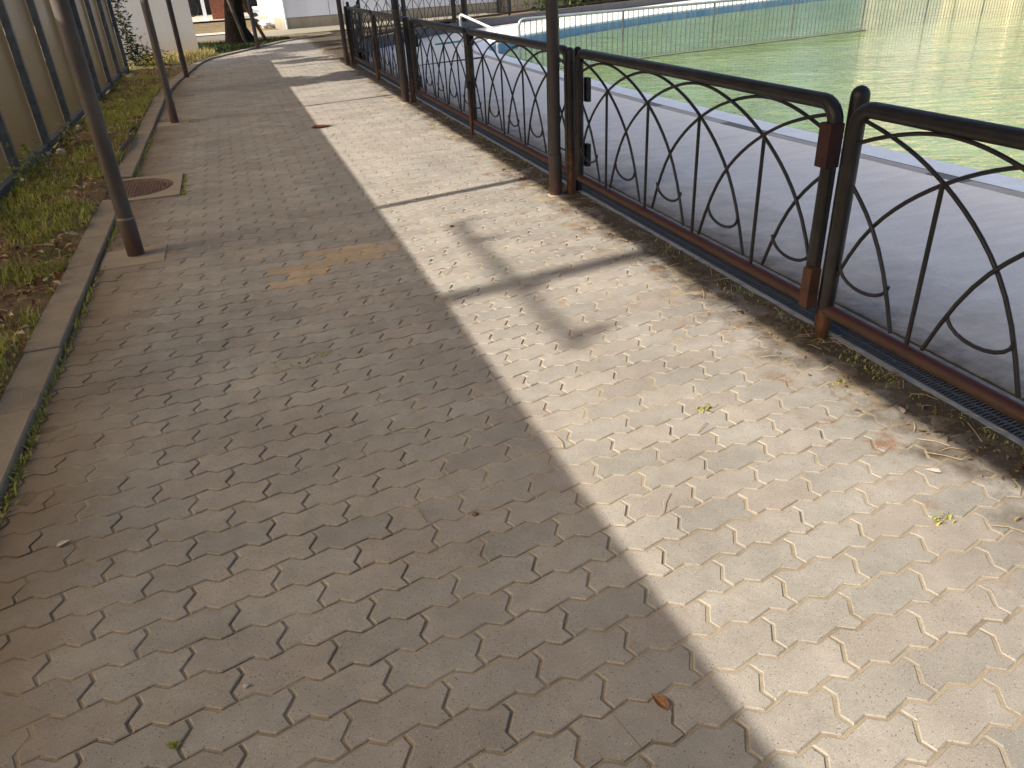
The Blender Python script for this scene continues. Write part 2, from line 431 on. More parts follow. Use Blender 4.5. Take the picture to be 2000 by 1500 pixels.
# ------------------------------------------------------------------ paved path
def sandz(x, y):
    f = min(1, max(0, (x + .05) / 1.2)); n = vnoise(x, y, 7, 1) * .6 + vnoise(x, y, 21, 2) * .4
    z = -.0060 + .0030 * f + (n - .5) * .005
    if x > 1.72: z += .0045 * min(1, (x - 1.72) / .35) * (.3 + n)
    if x < -.55: z += .006 * min(1, (-.55 - x) / .35) * (.2 + n)
    return z
mb = MB()
def grid(x0, x1, ys, dx):
    nx = int(round((x1 - x0) / dx)); v = []; f = []
    for y in ys:
        for i in range(nx + 1):
            t = i / nx; xa = max(x0, kerbx(y) - .03); x = xa + (max(x1, pathr(y) + .02) - xa) * t; v.append((x, y, sandz(x, y)))
    for j in range(len(ys) - 1):
        for i in range(nx):
            a = j * (nx + 1) + i; f.append((a, a + 1, a + nx + 2, a + nx + 1))
    mb.add(v, f, True)
ysn = [-3, -1, 0, .3] + list(np.arange(.35, 6, .025)) + list(np.arange(6, 12, .06)) + list(np.arange(12, 23.5, .15))
grid(-1.02, PATH_R + .02, ysn, .028)
path = kind(mb.build('path', M['sand']), 'structure')

OX, OY, DX, DY = -.16398, 2.36933, .1125, .11046
BASE = [(-1, -.5), (-.65, -.4), (-.33, -.6), (.35, -.4), (.67, -.6), (1, -.5), (.88, -.19), (1.12, .2), (1, .5), (.67, .4), (.35, .6), (-.33, .4), (-.65, .6), (-1, .5), (-.88, .2), (-1.12, -.19)]
BASE = [(x * DX, y * DY) for x, y in BASE]
BODY = inset(BASE, .0034)
PATCH = []
for q in [(-.05, 4.08), (.1, 4.14), (.28, 4.2), (.48, 4.26), (.18, 4.3), (.38, 4.33), (.58, 4.36), (.05, 4.22), (.3, 4.42), (.5, 4.45), (.0, 4.0)]: PATCH.append(q)
HOLES = [(-1.4, -.58, 6.36, 7.20), (-1.0, -.60, 4.74, 5.12), (-1.0, -.60, 9.92, 10.28), (-1.0, -.60, 15.0, 15.36)]
cells = []
for r in range(-195, 21):
    y = OY - r * DY
    for k in range(-10, 52):
        if (k + r) % 2 == 0: continue
        x = OX + k * DX
        if x > pathr(y) + .12 or y < -.6: continue
        yk = kerbx(y)
        if x < yk - .12: continue
        if any(a < x < b and c < y < d for a, b, c, d in HOLES): continue
        poly = [(px + x, py + y) for px, py in BODY]; full = True
        if min(p[0] for p in poly) < yk + .012:
            y2 = y + .2; sl_ = (kerbx(y + .12) - kerbx(y - .12)) / .24; nn = math.hypot(1, sl_)
            poly = clip(poly, 1 / nn, -sl_ / nn, (yk + .012 - sl_ * y) / nn); full = False
        if poly and max(p[0] for p in poly) > pathr(y) - .004: poly = clip(poly, -1, 0, -(pathr(y) - .004)); full = False
        if len(poly) < 3 or area(poly) < .0012: continue
        if abs(x - .513) < .1 and abs(y - .92) < .05 and full:      # one paver is cracked across
            ca_ = clip(poly, .978, .2075, .6942); cb_ = clip(poly, -.978, -.2075, -.6925)
            cells.append((x, y, ca_, False, k, r)); cells.append((x, y, cb_, False, k, r)); continue
        cells.append((x, y, poly, full, k, r))
def shows(c):
    p = proj(c[0], c[1], 0)
    if p is None or not (-60 < p[0] < 2060 and -60 < p[1] < 1560): return -1
    q = proj(c[0], c[1] + .05, 0); s = abs(p[1] - q[1]) / p[2]
    return s
order = sorted(range(len(cells)), key=lambda i: -shows(cells[i]))
near = set(i for i in order[:300] if shows(cells[i]) > 0)
pm = MB(); pm.prism(BODY, -.045, 0, .0028, False); paver_me = pm.mesh('paver', M['paver'])
sm = MB(); scol = []
for i, (x, y, poly, full, k, r) in enumerate(cells):
    rr = random.Random(k * 977 + r * 131)
    patch = 1.0 if any(abs(x - a) < .075 and abs(y - b) < .052 for a, b in PATCH) else 0.
    t = (rr.random(), max(0, min(1, rr.gauss(.35, .35))), patch * rr.uniform(.75, 1))
    dz = rr.uniform(-.0012, .0010); ax = rr.uniform(-.004, .004); ay = rr.uniform(-.007, .007)
    if i in near:
        if full: o = link('paver', paver_me, path); o.location = (x, y, dz); o.rotation_euler = (ax, ay, rr.uniform(-.006, .006))
        else:
            q = MB(); q.prism([(a - x, b - y) for a, b in poly], -.045, 0, 0, False); o = q.build('paver', M['paver'], path); o.location = (x, y, dz)
        o['tint'] = [float(t[0]), float(t[1]), float(t[2])]
    else:
        n0 = len(sm.v); sm.prism(poly, -.03, dz, .0028 if full and y < 9 else 0, False)
        sm.v[n0:] = [(a, b, c + (a - x) * -ay + (b - y) * ax) for a, b, c in sm.v[n0:]]
        scol += [(*t, 1)] * (len(sm.v) - n0)
st = sm.build('pavers', M['paver'], path); kind(st, 'stuff'); set_tint(st.data, scol)

# concrete pads set into the paving
def pad(name, x0, x1, y0, y1, z=.003):
    m = MB(); m.prism([(x0, y0), (x1, y0), (x1, y1), (x0, y1)], -.05, z, .004); return m.build(name, M['slab'], path)
for (y0, y1) in ((4.76, 5.10), (9.94, 10.26), (15.02, 15.34)): pad('footing', kerbx(y0) + .015, -.61, y0, y1)

# ------------------------------------------------------------------ kerb
kerb = kind(bpy.data.objects.new('kerb', None), 'structure'); COL.objects.link(kerb)
y = -1.2
while y < 23.2:
    L = .6 if y < 18 else .5
    if 6.36 < y + L and y < 7.20:
        if y < 6.30: L = 6.37 - y
        elif y < 7.20: y = 7.205; continue
    a = Vector((kerbx(y + .003), y + .003)); b = Vector((kerbx(y + L - .003), y + L - .003)); e = (b - a).normalized(); n = Vector((-e.y, e.x))
    jx = random.uniform(-.004, .004); z = .030 + random.uniform(-.004, .006)
    pa = [a + n * jx, b + n * jx, b + n * (.155 + jx), a + n * (.155 + jx)]
    m = MB(); m.prism([(p.x, p.y) for p in pa], -.08, z, .006); m.build('kerbstone', M['kerb'], kerb)
    y += L

# ------------------------------------------------------------------ manhole
mh = thing('manhole', 'round rusty manhole cover in a square concrete surround between grass and paving', 'manhole', (-.975, 6.78, 0))
m = MB(); seg = 40; ring = [(-.975 + .335 * math.cos(2 * PI * k / seg), 6.78 + .335 * math.sin(2 * PI * k / seg)) for k in range(seg)]
sq = []
for k in range(seg):
    a = 2 * PI * k / seg; c, s_ = math.cos(a), math.sin(a); q = .405 / max(abs(c), abs(s_)); sq.append((-.985 + q * c, 6.78 + q * s_))
v = [(x + .975, y - 6.78, .016) for x, y in ring] + [(x + .975, y - 6.78, .014) for x, y in sq] + [(x + .975, y - 6.78, -.05) for x, y in sq] + [(x + .975, y - 6.78, -.02) for x, y in ring]
f = []
for k in range(seg):
    l = (k + 1) % seg; f += [(k, seg + k, seg + l, l), (seg + k, 2 * seg + k, 2 * seg + l, seg + l), (3 * seg + k, k, l, 3 * seg + l)]
m.add(v, f); m.build('surround', M['slab'], mh)
m = MB(); m.lathe((0, 0, 0), [(.332, -.01), (.332, .017), (.327, .019), (.318, .017), (.314, .006), (.308, .006)], 40); m.build('frame_ring', M['iron'], mh)
m = MB(); m.lathe((0, 0, 0), [(.309, 0), (.309, .012), (.305, .015), (.292, .015), (.290, .011), (.0001, .011)], 40); cov = m.build('cover', M['iron'], mh)
m = MB(); st_ = .052
for i in range(-6, 7):
    for j in range(-6, 7):
        x, y = i * st_, j * st_
        if math.hypot(x, y) > .272: continue
        s_ = .019; m.prism([(x - s_, y), (x, y - s_), (x + s_, y), (x, y + s_)], .010, .017, .003, False)
        if math.hypot(x + st_ / 2, y + st_ / 2) < .272: m.prism([(x + st_ / 2 - s_, y + st_ / 2), (x + st_ / 2, y + st_ / 2 - s_), (x + st_ / 2 + s_, y + st_ / 2), (x + st_ / 2, y + st_ / 2 + s_)], .010, .017, .003, False)
kind(m.build('stud', M['iron'], cov), 'stuff')

# ------------------------------------------------------------------ drain channel
dr = thing('drain_channel', 'long steel grated drain channel running beneath the black railing fence', 'drain', (2.28, 7, 0))
def local(mbx, loc): mbx.v = [(a - loc[0], b - loc[1], c - loc[2]) for a, b, c in mbx.v]; return mbx
L0 = (2.28, 7, 0)
for xa, xb in ((2.158, 2.19), (2.372, 2.404)):
    m = MB(); m.box((xa, -1, -.05), (xb, 15.6, .004), .003); local(m, L0).build('edge_frame', M['gratef'], dr)
m = MB(); m.box((2.19, -1, -.09), (2.372, 15.6, -.07)); local(m, L0).build('channel_bed', M['dark'], dr)
y0 = -.5; gm = MB()
k = 0
while y0 + k * .016 < 15.5:
    yy = y0 + k * .016; step = 1
    gm.box((2.192, yy - .0035, -.024), (2.370, yy + .0035, -.001)); k += 1
for xx in (2.198, 2.24, 2.281, 2.322, 2.364): gm.box((xx - .003, -.5, -.022), (xx + .003, 15.5, .0005))
kind(local(gm, L0).build('grate_bars', M['grate'], dr), 'stuff')
m = MB(); m.box((2.404, -3, -.3), (2.432, 15.6, -.008)); kind(m.build('gap_soil', M['sand']), 'structure')

# ------------------------------------------------------------------ pool deck, coping, pool
CY = [-6, -2, 2, 3, 3.5, 4.7, 6.2, 8, 10, 12, 14, 14.8]; CX = [5.3, 4.95, 4.63, 4.56, 4.53, 4.46, 4.37, 4.31, 4.29, 4.32, 4.37, 4.40]
TIP = [(4.43, 15.4), (4.56, 16.1), (4.85, 16.9), (5.35, 17.75), (6.1, 18.6), (7.2, 19.5), (8.6, 20.5), (11.9, 22.4), (18.3, 25.1), (30, 29.3)]
edge = [(interp(yy, CY, CX), yy) for yy in np.arange(-6, 14.9, .25)] + TIP
edge = [Vector(p) for p in edge]
# smooth tip by resampling
def resample(P, d):
    out = [P[0].copy()]; acc = 0
    for a, b in zip(P[:-1], P[1:]):
        l = (b - a).length; t = d - acc
        while t <= l: out.append(a + (b - a) * (t / l)); t += d
        acc = (acc + l) % d if l + acc >= d else acc + l
    return out
def offs(P, d):
    o = []
    for i in range(len(P)):
        t = (P[min(i + 1, len(P) - 1)] - P[max(i - 1, 0)]).normalized(); o.append(P[i] + Vector((t.y, -t.x)) * d)
    return o
E0 = resample(edge, .3)
for _ in range(3): E0 = [E0[0]] + [(E0[i - 1] + E0[i] * 2 + E0[i + 1]) / 4 for i in range(1, len(E0) - 1)] + [E0[-1]]
E1 = offs(E0, .105); E2 = offs(E0, .44)
WZ = -.25
def strip(m, A, B, za, zb):
    v = [(p.x, p.y, za) for p in A] + [(p.x, p.y, zb) for p in B]; n = len(A)
    m.add(v, [(i, n + i, n + i + 1, i + 1) for i in range(n - 1)], True)
# deck surface: slabs separated by open joints; left side follows the drain, then the far kerb wall
FW = [Vector(p) for p in [(2.43, -6), (2.43, 15.6), (2.95, 17.6), (4.8, 20.0), (6.3, 21.35), (7.7, 22.2), (10, 23.8), (13.4, 25.5), (16.4, 27.1), (32, 33.5)]]
def along(P, t):
    d = [0]
    for a, b in zip(P[:-1], P[1:]): d.append(d[-1] + (b - a).length)
    s_ = t * d[-1]
    for i in range(len(P) - 1):
        if s_ <= d[i + 1] + 1e-9: return P[i] + (P[i + 1] - P[i]) * ((s_ - d[i]) / (d[i + 1] - d[i]))
    return P[-1]
deck = kind(bpy.data.objects.new('pool_deck', None), 'structure'); COL.objects.link(deck)
joints = [(-6, -5.6), (-2.6, -2.3), (1.46, 1.75), (5.53, 6.05), (9.70, 10.04), (13.7, 14.1)]
def edgeat(y): return interp(y, CY, CX)
for (a, b), (c, d) in zip(joints[:-1], joints[1:]):
    gp = .005; ys = np.linspace(0, 1, 12)
    Lp = [(2.432, a + gp + (c - a - 2 * gp) * t) for t in ys]; Rp = [(edgeat(b + (d - b) * t) - .006, b + gp + (d - b - 2 * gp) * t) for t in ys]
    m = MB(); m.prism(Lp[::-1] + Rp, -.12, 0, .003) if False else m.prism([*Rp, *Lp[::-1]], -.12, 0, .003)
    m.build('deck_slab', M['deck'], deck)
# far deck fan
NF = 60; far_e = [p for p in E0 if p.y > 14.1]; far_i = [Vector((2.432, 13.71))] + [along(FW, .36 + .64 * i / NF) for i in range(NF + 1)]
far_i = [p for p in far_i if p.y >= 13.7]
TA = [along(far_i, i / 80) for i in range(81)]; TB = [along(far_e, i / 80) for i in range(81)]
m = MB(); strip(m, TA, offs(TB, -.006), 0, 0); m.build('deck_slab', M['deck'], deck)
m = MB(); m.add([(2.43, -6, -.02), (5.3, -6, -.02), (4.4, 14.5, -.02), (2.43, 14.5, -.02)], [(0, 1, 2, 3)]); m.build('joint_bed', M['dark'], deck)
# pool: coping tiles, painted edge, walls
pool = kind(bpy.data.objects.new('pool', None), 'structure'); COL.objects.link(pool)
for i in range(len(E0) - 1):
    a0, b0, a1, b1 = E0[i], E0[i + 1], E1[i], E1[i + 1]
    if a0.y < -1: continue
    t = .012; p = [a0.lerp(b0, t), a1.lerp(b1, t), a1.lerp(b1, 1 - t), a0.lerp(b0, 1 - t)]
    m = MB(); m.prism([(q.x, q.y) for q in p], -.05, .001 + random.uniform(-.001, .001), .003)
    pr_ = proj(a0.x, a0.y, 0)
    dk = any(abs(a0.x - u) < .2 and abs(a0.y - v_) < .2 for u, v_ in ((4.30, 7.75), (4.36, 6.15), (4.5, 3.9)))
    m.build('coping_tile', M['tiledark' if dk else 'tile'], pool)
m = MB(); B0 = offs(E0, .108); B1 = offs(E0, .30); B2 = offs(E0, .40); B3 = offs(E0, .44)
strip(m, B0, B1, .002, .004); strip(m, B1, B2, .004, -.004); strip(m, B2, B3, -.004, -.035); strip(m, B3, B3, -.035, -.08)
m.build('coping_edge', M['coping'], pool)
m = MB(); W0 = offs(E0, .435); strip(m, W0, W0, -.06, -1.0); m.build('pool_wall', M['blue'], pool)
wpoly = [(p.x, p.y, WZ) for p in W0]
m = MB(); m.add(wpoly + [(40, 29, WZ), (40, -8, WZ), (5.2, -8, WZ)], [tuple(range(len(wpoly) + 3))]); kind(m.build('water', M['water']), 'structure')

# divider ledge with the railing
D0 = Vector((4.83, 13.6)); D1 = Vector((13.7, 15.25)); dv = (D1 - D0).normalized(); dn = Vector((-dv.y, dv.x))
m = MB(); pts = [D0 - dn * .10, D1 - dn * .10, D1 + dn * .10, D0 + dn * .10]; m.prism([(p.x, p.y) for p in pts], -1, WZ + .025, .01)
kind(m.build('pool_ledge', M['dividerm']), 'structure')
rg = thing('pool_railing', 'galvanised railing with thin vertical bars standing across the green pool', 'railing', (D0.x, D0.y, WZ))
RT = .86
def rl(s_, z): p = dv * s_; return (p.x, p.y, z)
RL = 21.0
m = MB(); cpts = [rl(.0, .02), rl(0, RT - .10)] + [rl(.10 * (1 - math.cos(a)), RT - .10 + .10 * math.sin(a)) for a in np.linspace(.2, PI / 2, 6)] + [rl(RL, RT)]
m.tube(cpts, .026, 10); m.build('top_rail', M['steelrail'], rg)
bm_ = MB(); bm_.tube([rl(0, .0), rl(0, RT - .012)], .0075, 6); bar_me = bm_.mesh('bar', M['barmetal'])
pmx = MB(); pmx.tube([rl(0, .0), rl(0, RT)], .02, 8); rpost_me = pmx.mesh('rail_post', M['barmetal'])
k = 1
while k * .118 < RL:
    s_ = k * .118
    o = link('rail_post' if k % 19 == 0 else 'bar', rpost_me if k % 19 == 0 else bar_me, rg); o.location = rl(s_, 0); k += 1
# ladder handrail
lh = thing('ladder_handrail', 'white pool ladder handrail bent like a hook at the pool end', 'handrail', (4.575, 16.45, 0))
A = Vector((0, 0, 0)); B = Vector((.28, -1.5, 0))
m = MB(); hp = [A + Vector((0, 0, -.02)), A + Vector((0, 0, .52))] + [A + Vector((0, 0, .52)) + (B - A).normalized() * (.09 * (1 - math.cos(a))) + Vector((0, 0, .09 * math.sin(a))) for a in np.linspace(.3, PI / 2, 5)]
hp += [A.lerp(B, .9) + Vector((0, 0, .40)), A.lerp(B, .97) + Vector((0, 0, .36)), B + Vector((0, 0, .28)), B + Vector((0, 0, -.3))]
m.tube(hp, .024, 10); m.build('handrail_tube', M['whitet'], lh)
m = MB(); m.lathe((0, 0, 0), [(.05, -.01), (.05, .01), (.026, .014)], 14); m.build('base_flange', M['whitet'], lh)
m = MB(); m.prism([(4.30, 17.42), (4.98, 17.72), (4.95, 17.82), (4.27, 17.52)], .001, .03, .004)
tag(m.build('teal_board', M['teal']), 'narrow flat teal strip lying on the pale pool deck', 'strip')

# ------------------------------------------------------------------ railing fence by the path
FX = 2.12; PER = .525
def arch_pts(c, n=22):
    ds = [0, .13, .26, .39, .525, .66, .79, .90, .975]; zs = [.897, .885, .853, .810, .744, .655, .537, .375, .172]
    out = []
    for d in np.linspace(-.975, .975, n * 2 + 1): out.append((c + d, float(np.interp(abs(d), ds, zs))))
    # smooth
    for _ in range(2): out = [out[0]] + [(out[i][0], (out[i - 1][1] + 2 * out[i][1] + out[i + 1][1]) / 4) for i in range(1, len(out) - 1)] + [out[-1]]
    return out
def panel_parts(L):
    """panel in local (x = along, z): list of (name, mesh)"""
    r = .0295; parts = []
    m = MB(); c = .075; zt = .925; zb = .13
    pts = [(0, 0, zb - .05 if False else zb)]
    pts += [(0, 0, zt - c)] + [(c * (1 - math.cos(a)), 0, zt - c + c * math.sin(a)) for a in np.linspace(.25, PI / 2, 6)]
    pts += [(L - c * (1 - math.cos(a)), 0, zt - c + c * math.sin(a)) for a in np.linspace(PI / 2, .25, 6)] + [(L, 0, zt - c), (L, 0, zb)]
    m.tube(pts, r, 12); parts.append(('frame_tube', m.mesh('frame_tube', M['black'])))
    m = MB(); m.tube([(.0, 0, zb), (L, 0, zb)], .0265, 12); parts.append(('bottom_rail', m.mesh('bottom_rail', M['rail'])))
    nb = int(round((L - .84) / PER)) + 1; x0 = (L - (nb - 1) * PER) / 2
    for k in range(-2, nb + 2):
        c_ = x0 + k * PER; side = .007 if k % 2 else -.007
        P = [(x, side, z) for x, z in arch_pts(c_) if .012 < x < L - .012]
        if len(P) > 4: m = MB(); m.tube(P, .0078, 6); parts.append(('arch', m.mesh('arch', M['black'])))
    for k in range(nb):
        c_ = x0 + k * PER; m = MB(); m.tube([(c_, 0, .14), (c_, 0, .745)], .0085, 6); parts.append(('bar', m.mesh('bar', M['black'])))
    for k in range(-1, nb):
        c_ = x0 + (k + .5) * PER; P = []
        for a in np.linspace(PI, 2 * PI, 11):
            x = c_ + .128 * math.cos(a); z = .335 + .068 * math.sin(a)
            if .012 < x < L - .012: P.append((x, 0, z))
        if len(P) > 3: m = MB(); m.tube(P, .0075, 6); parts.append(('loop', m.mesh('loop', M['black'])))
    return parts
PCACHE = {}
def panel(parent, p0, p1, z=0, child='panel'):
    d = Vector(p1) - Vector(p0); L = round(d.length, 3); ang = math.atan2(d.y, d.x)
    if L not in PCACHE: PCACHE[L] = panel_parts(L)
    parts = PCACHE[L]; par = parent.location if parent is not None else Vector((0, 0, 0))
    if child is None: root = parent
    else:
        root = link(child, parts[0][1], parent); root.location = (p0[0] - par.x, p0[1] - par.y, z - par.z); root.rotation_euler = (0, 0, ang)
    for nme, me in (parts if child is None else parts[1:]): link(nme, me, root)
    return root
def fpost(parent, x, y, h=.985, r=.034, mat='leg', name='post', z=0):
    m = MB(); m.lathe((0, 0, 0), [(r, 0), (r, h - r * 1.1), (r * .96, h - r * .75), (r * .8, h - r * .4), (r * .5, h - r * .12), (r * .15, h), (.0001, h)], 16)
    o = m.build(name, M[mat], parent); o.location = (x - parent.location.x, y - parent.location.y, z - parent.location.z); return o
def bx(parent, c, s, mat, name, rz=0):
    m = MB(); m.box((-s[0] / 2, -s[1] / 2, -s[2] / 2), (s[0] / 2, s[1] / 2, s[2] / 2), .003)
    o = m.build(name, M[mat], parent); o.location = Vector(c) - parent.location; return o

near_f = thing('railing_fence', 'nearest black railing section with crossing arches, rusty rail, at the right edge', 'fence', (FX, 2.33, 0))
panel(near_f, (FX, -.12), (FX, 2.315))
m = MB(); m.tube([(0, 0, -.02), (0, 0, .2)], .0275, 12); o = m.build('leg', M['leg'], near_f); o.location = (0, -.015, 0)
fpost(near_f, 2.195, 2.40, .985, .035)
fpost(near_f, 2.10, -.2)

ga = thing('railing_gate', 'black arched railing gate between two capped posts, rusty hinges at its right end', 'gate', (FX, 2.43, 0), 'arched railing gate leaves')
panel(ga, (FX, 2.425), (FX, 4.84), child='gate_frame')
bx(ga, (FX - .012, 2.425, .775), (.062, .064, .165), 'hingered', 'hinge'); bx(ga, (FX - .02, 2.405, .20), (.05, .05, .17), 'hinge', 'hinge')
for z in (.70, .28): bx(ga, (FX + .055, 4.83, z), (.03, .05, .15), 'black', 'latch_plate')

mid_f = thing('gate_post', 'round topped black fence post beside a tall brown pole, mid way along the railing', 'post', (2.095, 4.93, 0), 'gate posts')
fpost(mid_f, 2.095, 4.93, .955, .032); fpost(mid_f, 2.175, 4.985, .95, .030, 'black', 'rear_post')
gb = thing('railing_gate', 'black arched gate leaf behind the tall brown pole, ending at a drop bolt', 'gate', (FX, 5.02, 0), 'arched railing gate leaves')
panel(gb, (FX, 5.02), (FX, 7.36), child='gate_frame')
bx(gb, (FX, 7.37, .86), (.07, .09, .10), 'black', 'latch_box')
m = MB(); m.tube([(0, 0, 0), (0, 0, .46)], .018, 10); m.box((-.03, -.035, .44), (.03, .035, .50), .004); o = m.build('drop_bolt', M['leg'], gb); o.location = (-.035, 2.33, 0)
gc = thing('railing_gate', 'black arched gate leaf in front of the pool ladder, left of the drop bolt', 'gate', (FX, 7.44, 0), 'arched railing gate leaves')
panel(gc, (FX, 7.44), (FX, 9.78), child='gate_frame')
for z in (.70, .24): bx(gc, (FX + .04, 9.80, z), (.04, .05, .14), 'black', 'hinge')
gp = thing('gate_post', 'black fence post close behind the second tall pole by the railing', 'post', (2.07, 9.87, 0), 'gate posts')
fpost(gp, 2.07, 9.87, .955, .034)
far_s = thing('railing_fence', 'far end of the black arched railing along the path, where it turns a corner', 'fence', (FX, 10.0, 0))
panel(far_s, (FX, 9.97), (FX, 12.35)); panel(far_s, (FX, 12.45), (FX, 14.80))
fpost(far_s, 2.09, 12.40, .60, .03); fpost(far_s, 2.08, 14.88, .955, .034); fpost(far_s, 2.14, 14.98, 1.02, .03)

# far fence on its low kerb wall, round the end of the pool
kw = thing('kerb_wall', 'low dark kerb wall carrying the far railing behind the pool deck', 'wall', (2.4, 15.6, 0))
FWs = [p for p in FW if p.y > 15]; FWo = offs(FWs, -.22)
m = MB(); v = []; n = len(FWs)
strip(m, FWs, FWs, 0, .2); strip(m, FWo, FWs, .2, .2); strip(m, FWo, FWo, .2, -.1)
m.v = [(a - 2.4, b - 15.6, c) for a, b, c in m.v]; m.build('wall_body', M['kerbwall'], kw)
ff = thing('railing_fence', 'distant black arched railing curving behind the pool in front of the white building', 'fence', (2.2, 15.5, 0))
line = resample([Vector((2.18, 15.05))] + FWo[1:], 2.42); 
for i in range(min(len(line) - 1, 11)):
    a, b = line[i], line[i + 1]; d = (b - a).normalized()
    zb = .02 if i == 0 else .2
    panel(ff, tuple(a + d * .05), tuple(b - d * .05), zb - .07); fpost(ff, b.x, b.y, .95, .034, 'black', 'post', zb - .02)
ffp = thing('tall_pole', 'tall dark pole rising behind the far railing near the ladder handrail', 'pole', (6.05, 21.25, 0))
m = MB(); m.tube([(0, 0, 0), (0, 0, 4.2)], .085, 14); m.build('shaft', M['black'], ffp)
m = MB(); m.lathe((0, 0, 0), [(.16, 0), (.16, .03), (.09, .04)], 14); m.build('base_plate', M['black'], ffp)

# ------------------------------------------------------------------ canopy posts and roof
def cpost(x, y, r, label, zc=.24, tape=None, sleeve=True, zt=2.33):
    PM = M['postd' if x > 0 or y > 12 else 'post']
    t = thing('canopy_post', label, 'post', (x, y, 0), 'tall brown canopy posts')
    m = MB(); m.tube([(0, 0, .0), (0, 0, zt)], r * .9, 18); m.build('shaft', PM, t)
    if sleeve:
        m = MB(); m.lathe((0, 0, 0), [(r, 0), (r, zc - .006), (r * .97, zc), (r * .9, zc + .003)], 18); m.build('sleeve', PM, t)
        m = MB(); m.lathe((0, 0, 0), [(r * 1.03, zc - .010), (r * 1.05, zc - .005), (r * 1.03, zc)], 18); m.build('weld_ring', M['slab'] if x < 0 and y < 6 else PM, t)
    m = MB(); m.lathe((0, 0, 0), [(r * 1.22, 0), (r * 1.2, .006), (r, .008)], 20); m.build('base_ring', M['slab'], t)
    if tape is not None:
        m = MB(); m.lathe((0, 0, 0), [(r * .92, tape - .05), (r * .96, tape - .048), (r * .96, tape + .05), (r * .92, tape + .052)], 16); m.build('tape_band', M['black'], t)
    return t
cpost(-.78, 4.95, .050, 'tall brown post with rusty foot beside the manhole, nearest on the grass side')
cpost(-.765, 10.12, .046, 'second tall post along the grass kerb, standing before the grey wall')
cpost(-.775, 15.18, .046, 'third tall post along the grass kerb, dark and rusty at its foot', sleeve=False)
cpost(.67, 20.3, .050, 'thin black post in front of the thick tree trunk', sleeve=False)
cpost(1.985, 4.95, .045, 'tall brown post in front of the railing, nearest on the pool side', .285)
cpost(1.965, 9.86, .046, 'tall post before the railing with black tape band, second on the pool side', .31, 1.10)
cpost(1.965, 14.78, .046, 'tall dark post at the far end of the railing, on the pool side', sleeve=False)
rf = thing('canopy_roof', 'flat walkway canopy roof carried by the tall brown posts', 'canopy', (.6, 5, 2.33))
m = MB(); pl = [(-.895, -6), (2.10, -6), (2.10, 15.4), (3.7, 20.7), (.55, 20.7), (-.895, 15.4)]; m.prism([(a - .6, b - 5) for a, b in pl], .05, .09); m.build('roof_sheet', M['roof'], rf)
for xx in (-.79, 1.97): m = MB(); m.box((xx - .63, -11, 0), (xx - .57, 10.4, .05)); m.build('beam', M['post'], rf)
for yy in (-.2, 4.95, 10.1, 15.2): m = MB(); m.box((-1.34, yy - 5.03, .001), (1.36, yy - 4.97, .049)); m.build('cross_beam', M['post'], rf)

# ------------------------------------------------------------------ bronze panel fence on the left
pf = thing('panel_fence', 'tall fence of bronze translucent panels in grey steel frames behind the grass', 'fence', (-1.9, 7.4, 0))
SP = 1.36; YS = [7.42 + SP * k for k in range(-9, 8)]; FT = 2.135
y_end = YS[-1]
m = MB(); m.box((-.03, YS[0] - 7.4 - .04, FT + .002), (.066, y_end - 7.4 + .04, FT + .022), .003); m.build('cap_rail', M['galv'], pf)
for i, yy in enumerate(YS):
    m = MB(); x = 0
    m.box((-.005, yy - 7.4 - .032, -.05), (.022, yy - 7.4 + .032, FT), .004)
    m.box((.022, yy - 7.4 - .032, -.05), (.060, yy - 7.4 - .022, FT), .002); m.box((.022, yy - 7.4 + .022, -.05), (.060, yy - 7.4 + .032, FT), .002)
    m.box((.046, yy - 7.4 - .022, -.05), (.060, yy - 7.4 + .022, FT - .01))
    m.build('stud', M['galv'], pf)
    if i < len(YS) - 1:
        m = MB(); m.box((-.016, yy - 7.4 + .01, .10), (-.012, yy - 7.4 + SP - .01, FT - .02)); o = m.build('panel', M['panel'], pf)
        o.data.materials.append(M['clear'])
        for p in o.data.polygons: p.material_index = 0 if p.normal.x > .5 else 1
        m = MB(); m.box((-.02, yy - 7.4 + .034, .065), (.045, yy - 7.4 + SP - .034, .125), .004); m.build('base_rail', M['galv'], pf)
        m = MB(); m.box((-.02, yy - 7.4 + .034, FT - .05), (.03, yy - 7.4 + SP - .034, FT), .004); m.build('top_rail', M['galv'], pf)

# ------------------------------------------------------------------ foliage helpers
def cards(n, posf, sizef, colf, bend=.3, up=None, seed=1):
    rr = np.random.default_rng(seed); V = []; Fc = []; C = []
    for i in range(n):
        p = posf(rr); s_ = sizef(rr); c = colf(rr)
        if up is None: nrm = rr.normal(size=3)
        else: nrm = np.array(up) + rr.normal(size=3) * .45
        nrm /= np.linalg.norm(nrm); t = rr.normal(size=3); t -= nrm * t.dot(nrm); t /= np.linalg.norm(t); b = np.cross(nrm, t)
        a0 = p - t * s_; a1 = p + t * s_; w1 = p + b * s_ * .42 + nrm * s_ * bend * .6 - t * s_ * .1; w2 = p - b * s_ * .42 + nrm * s_ * bend * .6 - t * s_ * .1
        o = len(V); V += [a0, w1, a1, w2]; Fc += [(o, o + 1, o + 2), (o, o + 2, o + 3)]; C += [(*c, 1)] * 4
    return V, Fc, C
def cards_obj(name, data, mat, parent=None):
    V, Fc, C = data; me = bpy.data.meshes.new(name); me.from_pydata([tuple(map(float, p)) for p in V], [], Fc); me.materials.append(mat); set_tint(me, C)
    return link(name, me, parent)
def green(rr, a=(.035, .065, .018), b=(.09, .13, .035)):
    t = rr.random(); return tuple(a[i] + (b[i] - a[i]) * t for i in range(3))
